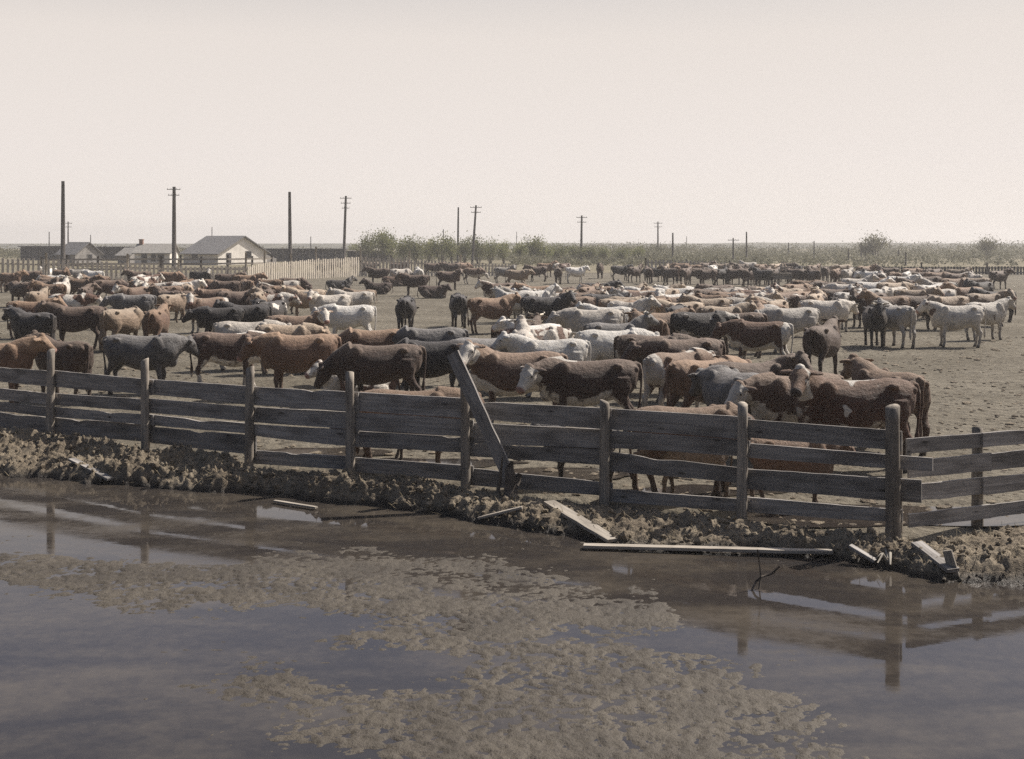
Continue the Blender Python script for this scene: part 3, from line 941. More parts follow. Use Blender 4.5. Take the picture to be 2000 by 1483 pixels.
# whitewashed house: gable end turned towards the picture's right front
hc = gable_house('farm_house', 378, 470, 174, 1.75, 4.2, 10.5, -30, M['white_wall'], M['roof'], 'whitewashed house with a big grey roof and gable end window',
            [('right', 1.2, 1.5, 1.1, 1.0), ('front', -1.2, 1.3, 1.0, .9)], None, ('right', -3.0, .95, 1.8), .5)
lt = MB()
hl_ = 92 / 2300 * 174 / 2
lt.add([(-hl_, 5.27, 0), (hl_ - 1, 5.27, 0), (hl_ - 1, 8.6, 0), (-hl_, 8.6, 0), (-hl_, 5.27, 1.75), (hl_ - 1, 5.27, 1.75), (hl_ - 1, 8.6, .85), (-hl_, 8.6, .85)],
       [(0, 1, 5, 4), (1, 2, 6, 5), (2, 3, 7, 6), (3, 0, 4, 7), (4, 5, 6, 7)])
lt.build('lean_to', M['grey_wall'], hc)
gable_house('farm_house', 262, 330, 178, 1.75, 3.0, 5.2, 2, M['white_wall'], M['pale_roof'], 'low white cottage with pale roof and brick chimney',
            [('front', 1.3, 1.05, .8, .9), ('front', .2, 1.05, .6, .9)], (-2.3, .75), ('front', -1.2, .8, 1.6))
gable_house('outhouse', 236, 262, 186, 1.3, 2.35, 4.2, -20, M['grey_wall'], M['pale_roof'], 'small grey outhouse joined to the left of the chimney cottage', [('front', .2, .8, .5, .5)])
gable_house('farm_house', 118, 168, 190, 1.45, 3.25, 5.4, -28, M['grey_wall'], M['roof'], 'grey house with a light gable behind the leftmost pole', [('right', .3, 1.0, .9, .8)], None, ('front', .5, .9, 1.3))

def long_shed(px0, px1, d, h, depth, label, open_front=False):
    x0, x1 = at(px0, d).x, at(px1, d).x
    root = empty('cattle_shed', ((x0 + x1) / 2, d, 0)); tag(root, label, 'shed')
    hl = (x1 - x0) / 2
    r = MB(); r.box((0, depth / 2, h + .08), (2 * hl + .8, depth + .9, .16)); r.build('roof', M['pale_board'] if open_front else M['shed'], root)
    w = MB()
    if open_front:
        w.box((0, depth, h / 2), (2 * hl, .12, h)); w.build('wall', M['shed'], root)
        for k in range(5):
            p = MB(); p.box((-hl + .2 + k * (2 * hl - .4) / 4, 0, h / 2), (.18, .18, h)); p.build('post', M['pale_post'], root)
    else:
        n = int(2 * hl / 1.1)
        for k in range(n):
            x = -hl + (k + .5) * 2 * hl / n
            w.box((x, 0.02 * (k % 2), h / 2), (2 * hl / n - .05, .1, h))
        for s in (-1, 1): w.box((s * (hl - .06), depth / 2 + .2, h / 2), (.1, depth, h))
        for z in (.3, .6, .86): w.box((0, -.1, h * z), (2 * hl, .06, .14))
        w.build('wall', M['shed'], root)
    return root
long_shed(502, 668, 205, 2.1, 5, 'long low dark timber shed right of the whitewashed house')
long_shed(672, 762, 208, 1.75, 4, 'open fronted shed on pale posts beside the long dark shed', True)
long_shed(162, 250, 215, 2.4, 5, 'low dark timber shed behind the small grey outhouse')
long_shed(40, 116, 218, 2.5, 5, 'low dark timber shed at the left edge behind the thick pole')

# ---------------------------------------------------------------- feed troughs among the far cattle
def trough(px, py, L, rz, label):
    p = pt(px, py, 0)
    root = empty('feed_trough', p, R(rz)); tag(root, label, 'trough')
    b = MB()
    for s in (-1, 1): b.box((0, s * .32, .62), (L, .05, .34), Matrix.Rotation(R(14 * s), 3, 'X'))
    b.box((0, 0, .47), (L, .52, .05))
    b.build('trough_box', M['pale_board'], root)
    n = max(2, int(L / 2.2))
    for k in range(n):
        x = -L / 2 + .25 + k * (L - .5) / (n - 1)
        g = MB(); g.bar((x, -.42, 0), (x, .38, 1.05), .09, .09); g.bar((x + .1, .42, 0), (x + .1, -.38, 1.05), .09, .09)
        g.build('trough_leg', M['pale_board'], root)
    return root
def salt_box(px, py):
    p = pt(px, py, 0)
    root = empty('salt_feeder', p, R(8)); tag(root, 'pale wooden box on legs with a pointed frame on top', 'feeder')
    b = MB(); b.box((0, 0, .78), (1.25, .7, .42)); b.box((0, 0, 1.02), (1.35, .8, .06)); b.build('feeder_box', M['pale_board'], root)
    for x in (-.52, .52):
        for y in (-.26, .26):
            g = MB(); g.box((x, y, .285), (.1, .1, .57)); g.build('leg', M['pale_board'], root)
    f = MB()
    for s in (-1, 1): f.bar((s * .3, 0, 1.05), (s * .04, 0, 1.9), .08, .08)
    f.bar((-.17, 0, 1.45), (.17, 0, 1.45), .06, .08); f.build('pointed_frame', M['pale_board'], root)
salt_box(1529, 560)
trough(1785, 577, 5.5, -6, 'long pale trough on crossed legs between the far right cattle')
trough(1880, 598, 3.6, 24, 'tilted pale feed rack with crossed legs at the far right')
trough(1728, 566, 2.0, 0, 'short pale trough left of the long one at far right')

# ---------------------------------------------------------------- bushes, lone tree, scrub and hills
def bush_meshes(seed, w, h, nleaf, leaf, mat, stems=5):
    rng = random.Random(seed)
    st = MB(); tips = []
    for k in range(stems):
        a = rng.uniform(0, 6.283); rr = w * .42 * math.sqrt(rng.random())
        tip = Vector((rr * math.cos(a), rr * math.sin(a), h * rng.uniform(.55, .92)))
        mid = Vector((tip.x * .4 + rng.uniform(-.1, .1), tip.y * .4, tip.z * .45))
        st.tube([(tip.x * .12, tip.y * .12, -.1), mid, tip], [.055 * h / 3, .038 * h / 3, .012], 5)
        tips += [tip, mid.lerp(tip, .5), mid.lerp(tip, .75), tip * 0.8 + Vector((rng.uniform(-.5, .5), rng.uniform(-.5, .5), .1))]
        for _ in range(3):
            b0 = mid.lerp(tip, rng.uniform(.1, .8))
            b1 = b0 + Vector((rng.uniform(-1, 1) * w * .2, rng.uniform(-1, 1) * w * .2, rng.uniform(.05, .22) * h))
            st.tube([b0, b1], [.022 * h / 3, .008], 4); tips += [b1, b0.lerp(b1, .5)]
    lv = MB()
    for i in range(nleaf):
        c = rng.choice(tips)
        sp = w * .13
        p = c + Vector((rng.gauss(0, sp), rng.gauss(0, sp), rng.gauss(0, sp * .9)))
        if p.z < .1: p.z = rng.uniform(.1, .6)
        s = leaf * rng.uniform(.5, 1.3)
        u = Vector((rng.gauss(0, 1), rng.gauss(0, 1), rng.gauss(0, 1))).normalized()
        v = u.orthogonal().normalized(); v = Matrix.Rotation(rng.uniform(0, 6.28), 3, u) @ v
        b = len(lv.v)
        lv.v += [p - u * s, p + v * s * .5, p + u * s, p - v * s * .5]
        lv.f.append([b, b + 1, b + 2, b + 3])
    me_s = bpy.data.meshes.new('trunk'); me_s.from_pydata([tuple(v) for v in st.v], [], st.f); me_s.materials.append(M['bark'])
    me_l = bpy.data.meshes.new('crown'); me_l.from_pydata([tuple(v) for v in lv.v], [], lv.f); me_l.materials.append(mat)
    return me_s, me_l
BUSH = [bush_meshes(50 + i, 3.6, 3.4, 1500, .135, M['leaf'], 7) for i in range(5)]
def bush(px, d, h, wscale, label, cat, kind, group, name='bush', mesh=None):
    i = kind % len(BUSH)
    ms, ml = mesh or BUSH[i]
    base = 3.4 if mesh is None else 1.0
    root = empty(name, at(px, d), (px * 0.37) % 6.28)
    root.scale = (wscale * h / base, wscale * h / base, h / base)
    tag(root, label, cat, group)
    for n_, me in (('trunk', ms), ('crown', ml)):
        link(bpy.data.objects.new(n_, me), root)
    return root
BL = [(690, 240, 3.0, 'thin bush on the skyline behind the open fronted shed'), (722, 196, 4.6, 'tall bush at the left shoulder of the rounded tree'), (748, 192, 5.3, 'rounded tree standing highest in the green bushes'), (766, 194, 4.5, 'bush closing the right side of the rounded tree'),
      (790, 186, 4.0, 'first bush right of the gap after the rounded tree'), (812, 184, 4.3, 'second bush right of the gap after the rounded tree'), (836, 186, 3.7, 'third bush right of the gap after the rounded tree'),
      (862, 182, 4.4, 'bush just left of the bare pole of the pair'), (884, 180, 3.9, 'bush directly behind the bare pole of the pair'), (908, 184, 4.0, 'bush between the two paired poles'),
      (934, 182, 4.3, 'bush directly behind the leaning two arm pole'), (958, 186, 3.6, 'first bush right of the leaning two arm pole'), (984, 184, 3.5, 'second bush right of the leaning two arm pole'),
      (1012, 188, 3.3, 'lower bush under the hair thin pole in the scrub'), (1040, 186, 4.4, 'bush with a taller sparse top in the middle scrub'), (1066, 186, 3.2, 'bush right of the sparse topped one'), (1096, 188, 3.0, 'low bush left of the pole standing alone'),
      (1124, 190, 2.9, 'low bush behind the pole standing alone'), (1152, 190, 2.8, 'low bush just right of the pole standing alone'), (1180, 192, 2.7, 'low bush midway between the lone pole and slat fence'), (1212, 192, 2.6, 'low bush left of the open slat fence'), (1244, 196, 2.6, 'low bush touching the left end of the open slat fence')]
for i, (px, d, h, lb) in enumerate(BL):
    bush(px, d, h, 0.82 if h > 3.3 else 1.05, lb, 'bush', i, 'bushes behind the far pale fence')
lone = bush_meshes(90, 1.15, 1.0, 1500, .038, M['leaf_far'], 9)
bush(1712, 215, 4.8, 1.0, 'lone round tree standing on the low skyline at right', 'tree', 0, None, 'tree', lone)
bush(1694, 216, 3.3, 1.0, 'shorter shoulder tree leaning on the lone round tree', 'tree', 0, None, 'tree', lone)
bush(1932, 220, 4.2, 1.0, 'tree cut by the right edge of the skyline', 'tree', 0, None, 'tree', lone)

def scrub(name, regions, n, mat, label, seed, leaf):
    rng = random.Random(seed)
    mb = MB()
    for i in range(n):
        px0, px1, d0, d1, h = rng.choice(regions)
        d = rng.uniform(d0, d1); px = rng.uniform(px0, px1)
        p = at(px, d)
        hh = h * (0.35 + 0.9 * float(vnoise(p.x * .12, d * .07, seed))) * rng.uniform(.6, 1.1)
        w = hh * rng.uniform(.6, 1.2)
        for k in range(22):
            c = p + Vector((rng.gauss(0, w * .4), rng.gauss(0, w * .4), hh * rng.uniform(.05, 1) ** .8))
            s = leaf * rng.uniform(.6, 1.5)
            u = Vector((rng.gauss(0, 1), rng.gauss(0, 1), rng.gauss(0, 1))).normalized(); v = u.orthogonal().normalized()
            b = len(mb.v)
            mb.v += [c - u * s, c + v * s * .7, c + u * s, c - v * s * .7]; mb.f.append([b, b + 1, b + 2, b + 3])
    o = mb.build(name, mat)
    tag(o, label, 'scrub', kind='stuff')
scrub('scrub', [(760, 1300, 205, 230, 2.4), (1000, 1500, 160, 230, 1.5), (1250, 2100, 160, 260, 1.7), (-60, 760, 225, 300, 2.6), (1100, 2100, 250, 330, 3.1), (1000, 2100, 250, 330, 3.0)], 4200, M['leaf_far'], 'mass of low spring scrub covering the land beyond the pens', 8, .17)

def hills():
    xs = np.linspace(-700, 800, 260); ys = np.array([560, 600, 640, 700, 800, 980, 990])
    X, Y = np.meshgrid(xs, ys)
    prof = np.array([0.02, .45, .8, 1, 1, .9, -.2])[:, None]
    pxs = 1000 + X / Y * 2300
    top = np.interp(pxs, [-200, 300, 700, 1000, 1300, 1500, 1700, 1800, 2100], [1.9, 1.9, 2.1, 2.6, 1.9, 2.7, 2.6, 2.0, 2.2])
    Z = prof * (top + 0.9 * (fbm(X * .05, Y * .02, 4, 9) - .5))
    o = grid_mesh('hills', X, Y, Z, M['hill'])
    tag(o, 'low wooded rise along the horizon', 'hills', kind='structure')
t = NT('far_wooded_rise'); p_ = t.geo()
n_ = t.noise(p_, 0.07, 6, .7)
t.bump(n_, 1.0, 2.0)
M['hill'] = t.base(t.mix(t.ramp(n_, .38, .62), (0.085, 0.085, 0.075), (0.15, 0.145, 0.11)), .95, .1)
hills()

# ---------------------------------------------------------------- the milky air
hz = MB(); hz.box((0, 500, 6.2), (3300, 1100, 16.4))
vm = bpy.data.materials.new('milky_air'); vm.use_nodes = True
vn, vl = vm.node_tree.nodes, vm.node_tree.links
vn.clear()
vo = vn.new('ShaderNodeOutputMaterial'); vp = vn.new('ShaderNodeVolumePrincipled')
vp.inputs['Color'].default_value = (0.93, 0.91, 0.90, 1)
vp.inputs['Density'].default_value = 0.00075
vp.inputs['Anisotropy'].default_value = 0.25
vl.new(vp.outputs[0], vo.inputs['Volume'])
o = hz.build('haze', vm)
tag(o, 'pale dusty air thickening over the far land', 'haze', kind='stuff')
# ---------------------------------------------------------------- cattle: body shapes
def loft(rings, n=18):
    """rings: (centre, right axis, up axis, half width, half height, exponent)"""
    vs, fs = [], []
    for c, rt, up, hw, hh, ex in rings:
        c, rt, up = Vector(c), Vector(rt), Vector(up)
        for k in range(n):
            a = 2 * math.pi * k / n
            ca, sa = math.cos(a), math.sin(a)
            vs.append(c + rt * (hw * math.copysign(abs(ca) ** ex, ca)) + up * (hh * math.copysign(abs(sa) ** ex, sa)))
    for i in range(len(rings) - 1):
        for k in range(n):
            fs.append((i * n + k, i * n + (k + 1) % n, (i + 1) * n + (k + 1) % n, (i + 1) * n + k))
    fs.append(tuple(range(n - 1, -1, -1))); b = (len(rings) - 1) * n
    fs.append(tuple(range(b, b + n)))
    return vs, fs
def ellipsoid(c, r, rot=None, n=12, m=8):
    rings = []
    vs, fs = [], []
    for i in range(1, m):
        t = math.pi * i / m
        for k in range(n):
            a = 2 * math.pi * k / n
            p = Vector((r[0] * math.sin(t) * math.cos(a), r[1] * math.sin(t) * math.sin(a), r[2] * math.cos(t)))
            vs.append(p)
    top = len(vs); vs += [Vector((0, 0, r[2])), Vector((0, 0, -r[2]))]
    for i in range(m - 2):
        for k in range(n):
            fs.append((i * n + k, (i + 1) * n + k, (i + 1) * n + (k + 1) % n, i * n + (k + 1) % n))
    for k in range(n):
        fs.append((top, k, (k + 1) % n)); b = (m - 2) * n
        fs.append((top + 1, b + (k + 1) % n, b + k))
    if rot is not None: vs = [rot @ v for v in vs]
    return [v + Vector(c) for v in vs], fs

X_, Y_, Z_ = Vector((1, 0, 0)), Vector((0, 1, 0)), Vector((0, 0, 1))
TORSO = [  # x, top z, bottom z, half width, exponent
    (-0.90, 1.19, 0.98, .09, 1), (-0.86, 1.26, 0.86, .17, .9), (-0.78, 1.305, 0.76, .225, .88), (-0.64, 1.325, 0.70, .262, .85), (-0.50, 1.335, 0.665, .285, .85),
    (-0.32, 1.315, 0.635, .30, .88), (-0.10, 1.295, 0.585, .325, .9), (0.14, 1.29, 0.56, .335, .92), (0.34, 1.305, 0.565, .31, .92),
    (0.50, 1.33, 0.58, .275, .92), (0.62, 1.325, 0.60, .25, .95), (0.74, 1.28, 0.64, .21, 1), (0.84, 1.20, 0.72, .15, 1), (0.90, 1.10, 0.82, .08, 1)]

def make_cow(name, yaw=0.0, pitch=-35.0, poll=(1.17, 1.36), stride=0.0, lie=False, fat=1.0, shift=(0, 0)):
    """one continuous body facing +X; returns mesh and the head frame"""
    dz = -0.555 if lie else 0.0
    parts = MB()
    def tz(p): return Vector((p[0], p[1], p[2] + dz))
    rings = []
    for x, zt, zb, hw, ex in TORSO:
        zb = zb - 0.05 * math.exp(-((x - .1) / .45) ** 2)
        f = fat * (1.12 if lie else 1.0)
        rings.append((tz((x, 0, (zt + zb) / 2)), Y_, Z_, hw * f, (zt - zb) / 2, ex))
    tv, tf = loft(rings, 24)
    tq = []
    for k_i, p in enumerate(tv):
        x_, zt_, zb_, hw_, _e = TORSO[k_i // 24]
        u_ = (p.z - dz - (zt_ + zb_) / 2) / max((zt_ - zb_) / 2, .01)
        w_ = 1 - 0.30 * max(0, u_) ** 1.6 + 0.04 * max(0, -u_)
        hollow = 1 - .10 * math.exp(-((x_ + .40) / .10) ** 2) * math.exp(-((u_ - .35) / .4) ** 2)
        tq.append(Vector((p.x, p.y * w_ * hollow, p.z)))
    parts.add(tq, tf)
    for s in (-1, 1):
        parts.add(*ellipsoid(tz((-.52, s * .215 * fat, 1.235)), (.09, .055, .05)))          # hip bones
        parts.add(*ellipsoid(tz((-.86, s * .10, 1.17)), (.06, .05, .06)))                   # pin bones
        parts.add(*ellipsoid(tz((.50, s * .19, 1.06)), (.17, .09, .26), Matrix.Rotation(R(-14), 3, 'Y')))   # shoulder blade
        parts.add(*ellipsoid(tz((.70, s * .11, .93)), (.13, .10, .14)))                     # shoulder point
    parts.add(*ellipsoid(tz((.76, 0, .74)), (.13, .09, .15)))                               # brisket
    # legs
    def leg(pts, rad, flat=1.0):
        r = []
        for (p, (ra, rb)) in zip(pts, rad):
            r.append((p, Y_, X_, rb, ra, 1.0))
        parts.add(*loft(r, 12))
    def tubeleg(pts, rad): parts.tube(pts, rad, 10)
    if not lie:
        for s in (-1, 1):
            o = stride * s
            y = s * .165
            leg([(.50, y * 1.1, .98), (.47, y * 1.1, .80), (.46 + o * .15, y, .64), (.50 + o * .5, y, .50), (.515 + o * .7, y, .40), (.50 + o * .85, y, .26), (.50 + o, y, .13), (.53 + o, y, .07), (.545 + o, y, 0)],
                [(.17, .10), (.14, .095), (.095, .075), (.068, .058), (.066, .058), (.046, .042), (.052, .048), (.055, .05), (.07, .058)])
            o = -stride * s * .9
            leg([(-.56, y * 1.05, 1.05), (-.55, y * 1.15, .88), (-.56 + o * .2, y * 1.1, .72), (-.66 + o * .45, y, .58), (-.755 + o * .6, y, .48), (-.755 + o * .7, y, .40), (-.715 + o * .85, y, .26), (-.70 + o, y, .13), (-.665 + o, y, .07), (-.65 + o, y, 0)],
                [(.22, .12), (.235, .125), (.165, .10), (.095, .072), (.075, .056), (.062, .05), (.046, .042), (.054, .048), (.058, .05), (.07, .058)])
    else:
        for s in (-1, 1):
            y = s * .27
            tubeleg([(.42, s * .2, .34), (.52, y, .20), (.80, y * 1.05, .11), (.86, y * 1.05, .085), (.70, y * 1.12, .06), (.48, y * 1.15, .05)], [.13, .10, .07, .065, .045, .05])
            parts.add(*ellipsoid((-.45, s * .27, .30), (.32, .14, .25)))
            tubeleg([(-.35, s * .32, .28), (-.12, s * .40, .20), (-.45, s * .45, .09), (-.52, s * .45, .075), (-.30, s * .47, .055), (-.05, s * .47, .05)], [.17, .12, .07, .06, .045, .055])
    # tail
    ty = .03 * (1 if yaw >= 0 else -1)
    if not lie:
        parts.tube([(-.84, 0, 1.27), (-.93, 0, 1.24), (-.965, ty, 1.10), (-.955, ty, .85), (-.93, ty * 1.5, .62), (-.92, ty * 1.5, .50), (-.92, ty * 1.5, .36), (-.92, ty, .28)], [.05, .042, .03, .026, .026, .042, .04, .016], 8)
    else:
        parts.tube([tz((-.84, 0, 1.27)), tz((-.93, 0, 1.2)), tz((-.98, .04, .95)), tz((-1.0, .10, .68)), (-.9, .3, .05)], [.05, .04, .03, .03, .035], 8)
    # neck and head
    ya = R(yaw)
    base = Vector((.60, 0, 1.07 + dz))
    L = (poll[0] - .60) * .9
    ny = ya * 0.62
    pv = Vector((.60 + L * math.cos(ny), L * math.sin(ny), poll[1] + dz + (0.02 if not lie else 0.10)))
    mid = base.lerp(pv, .52) + Vector((0.05 * (1 - math.cos(ny)), -.03 * math.sin(ny), -.015))
    def nring(p, d, hw, hh, ex=1.0):
        sd = Z_.cross(d).normalized(); up = d.cross(sd).normalized()
        return (p, sd, up, hw, hh, ex)
    d0 = (mid - base).normalized(); d1 = (pv - base).normalized(); d2 = (pv - mid).normalized()
    parts.add(*loft([nring(base - d0 * .10, d0, .20, .31), nring(base + d0 * .06, d0, .195, .29), nring(mid, d1, .168, .255), nring(pv - d2 * .14, d2, .132, .195), nring(pv - d2 * .02, d2, .11, .145)], 16))
    hd = Vector((math.cos(R(pitch)) * math.cos(ya), math.cos(R(pitch)) * math.sin(ya), math.sin(R(pitch))))
    sd = Z_.cross(hd).normalized(); up = hd.cross(sd).normalized()
    h0 = pv + up * 0.02
    prof = [(-.09, .05, .05, 0), (-.05, .095, .10, -.01), (.02, .118, .135, -.025), (.10, .128, .150, -.04), (.18, .118, .145, -.05), (.26, .098, .122, -.05), (.34, .084, .100, -.045), (.42, .080, .085, -.04), (.475, .082, .078, -.04), (.51, .07, .062, -.042), (.53, .04, .035, -.045)]
    parts.add(*loft([(h0 + hd * (t * .82) + up * o, sd, up, hw * 1.08, hh * 1.03, .92) for t, hw, hh, o in prof], 16))
    parts.add(*ellipsoid(h0 + hd * -.03 + up * .085, (.07, .075, .055)))    # poll tuft
    for s in (-1, 1):
        parts.add(*ellipsoid(h0 + hd * .11 + sd * (s * .105) + up * .02, (.045, .04, .045)))   # brow
        ed = (sd * s * .93 - hd * .22 - up * .22).normalized()
        eu = hd.cross(ed).normalized()
        c0 = h0 + sd * (s * .10) + up * .015 - hd * .01
        parts.add(*loft([(c0, hd, eu, .028, .028, 1), (c0 + ed * .07, hd, eu, .058, .026, 1), (c0 + ed * .14, hd, eu, .062, .020, 1), (c0 + ed * .20, hd, eu, .04, .016, 1), (c0 + ed * .235, hd, eu, .012, .012, 1)], 10))
    for q in parts.v:
        if q.x < .62: q.x *= .92
        else: q.x -= .62 * .08
    h0 = h0 - Vector((.62 * .08, 0, 0))
    tmp = mesh_obj('tmp', parts.v, parts.f, None)
    bm = bmesh.new(); bm.from_mesh(tmp.data); bmesh.ops.recalc_face_normals(bm, faces=bm.faces); bm.to_mesh(tmp.data); bm.free()
    md = tmp.modifiers.new('r', 'REMESH'); md.mode = 'VOXEL'; md.voxel_size = 0.019; md.use_smooth_shade = True
    ms = tmp.modifiers.new('s', 'SMOOTH'); ms.factor = 0.5; ms.iterations = 4
    dg = bpy.context.evaluated_depsgraph_get(); dg.update()
    me = bpy.data.meshes.new_from_object(tmp.evaluated_get(dg))
    me.name = name
    old = tmp.data
    bpy.data.objects.remove(tmp); bpy.data.meshes.remove(old)
    # where on the body a vertex lies, for the coat markings
    n = len(me.vertices)
    co = np.zeros(n * 3, np.float32); me.vertices.foreach_get('co', co); co = co.reshape(-1, 3)
    no = np.zeros(n * 3, np.float32); me.vertices.foreach_get('normal', no); no = no.reshape(-1, 3)
    rel = co - np.array(h0)
    th = rel @ np.array(hd) / .82; sh = rel @ np.array(sd); uh = rel @ np.array(up)
    rad = np.sqrt(sh ** 2 + (uh + .04) ** 2)
    face = sstep(-.06, .03, th) * (1 - sstep(.19, .24, rad)) * (th < .7)
    zz = co[:, 2] - dz
    x, y = co[:, 0], co[:, 1]
    sock = 1 - sstep(.34, .47, co[:, 2]) if not lie else np.zeros(n)
    under = sstep(.1, -.5, no[:, 2]) * (zz < .95) * (zz > .5) * (np.abs(y) < .3) * (x > -.6) * (1 - face)
    under = np.maximum(under, sstep(.62, .78, x) * (zz < .92) * (zz > .5) * (1 - face))
    dorsal = sstep(.10, .045, np.abs(y)) * sstep(.5, .8, no[:, 2]) * (zz > 1.15) * sstep(.1, .3, x) * (1 - face)
    rump = sstep(-.55, -.75, x) * (1 - face)
    muz = sstep(.43, .47, th) * (rad < .2)
    hoof = 1 - sstep(.05, .08, co[:, 2]) if not lie else np.zeros(n)
    switch = sstep(-.88, -.9, x) * (zz < .56)
    for nm, ch in (('marks', (face, sock, under, dorsal)), ('tips', (np.maximum(muz, 0), hoof, switch, rump))):
        at_ = me.attributes.new(nm, 'FLOAT_COLOR', 'POINT')
        at_.data.foreach_set('color', np.stack(ch, -1).astype(np.float32).ravel())
    return me, (h0, hd, sd, up)

POSES = {
    'stand': dict(yaw=0, pitch=-38, poll=(1.09, 1.33)),
    'up': dict(yaw=12, pitch=-24, poll=(1.02, 1.44)),
    'left': dict(yaw=68, pitch=-32, poll=(1.03, 1.38), stride=.05),
    'right': dict(yaw=-68, pitch=-32, poll=(1.03, 1.38), stride=-.05),
    'low': dict(yaw=8, pitch=-42, poll=(1.16, 1.10), stride=.07),
    'lowturn': dict(yaw=48, pitch=-46, poll=(1.14, 1.12), stride=-.04),
    'graze': dict(yaw=-10, pitch=-62, poll=(1.18, .82), stride=.12),
    'walk': dict(yaw=-6, pitch=-34, poll=(1.10, 1.24), stride=.17),
    'lie': dict(yaw=25, pitch=-28, poll=(1.02, 1.38), lie=True),
    'lielow': dict(yaw=-50, pitch=-34, poll=(1.08, 1.20), lie=True),
}
for k_ in ('stand', 'low', 'left', 'walk', 'right'):
    q_ = dict(POSES[k_]); q_['fat'] = 1.14; q_['stride'] = q_.get('stride', 0) - .07; q_['pitch'] -= 7; POSES[k_ + '#'] = q_
COWS = {}
for k_, a_ in POSES.items():
    COWS[k_] = make_cow('cow_body', **a_)

def horn_mesh(frame, s):
    h0, hd, sd, up = frame
    b = MB()
    p = h0 + hd * -.035 + sd * (s * .085) + up * .06
    q1 = p + sd * (s * .10) + up * .03
    q2 = q1 + sd * (s * .06) + up * .07 + hd * .05
    q3 = q2 + up * .09 + hd * .05 - sd * (s * .01)
    b.tube([p, q1, q2, q3], [.033, .03, .022, .006], 8)
    me = bpy.data.meshes.new('horn'); me.from_pydata([tuple(v) for v in b.v], [], b.f); me.materials.append(M['horn'])
    me.polygons.foreach_set('use_smooth', np.ones(len(me.polygons), bool)); return me
def eye_mesh(frame, s):
    h0, hd, sd, up = frame
    v, f = ellipsoid(h0 + hd * .125 + sd * (s * .122) + up * .012, (.022, .022, .022), None, 8, 6)
    me = bpy.data.meshes.new('eye'); me.from_pydata([tuple(p) for p in v], [], f); me.materials.append(M['eye'])
    me.polygons.foreach_set('use_smooth', np.ones(len(me.polygons), bool)); return me
HORN = {k_: [horn_mesh(v_[1], s) for s in (-1, 1)] for k_, v_ in COWS.items()}
EYE = {k_: [eye_mesh(v_[1], s) for s in (-1, 1)] for k_, v_ in COWS.items()}

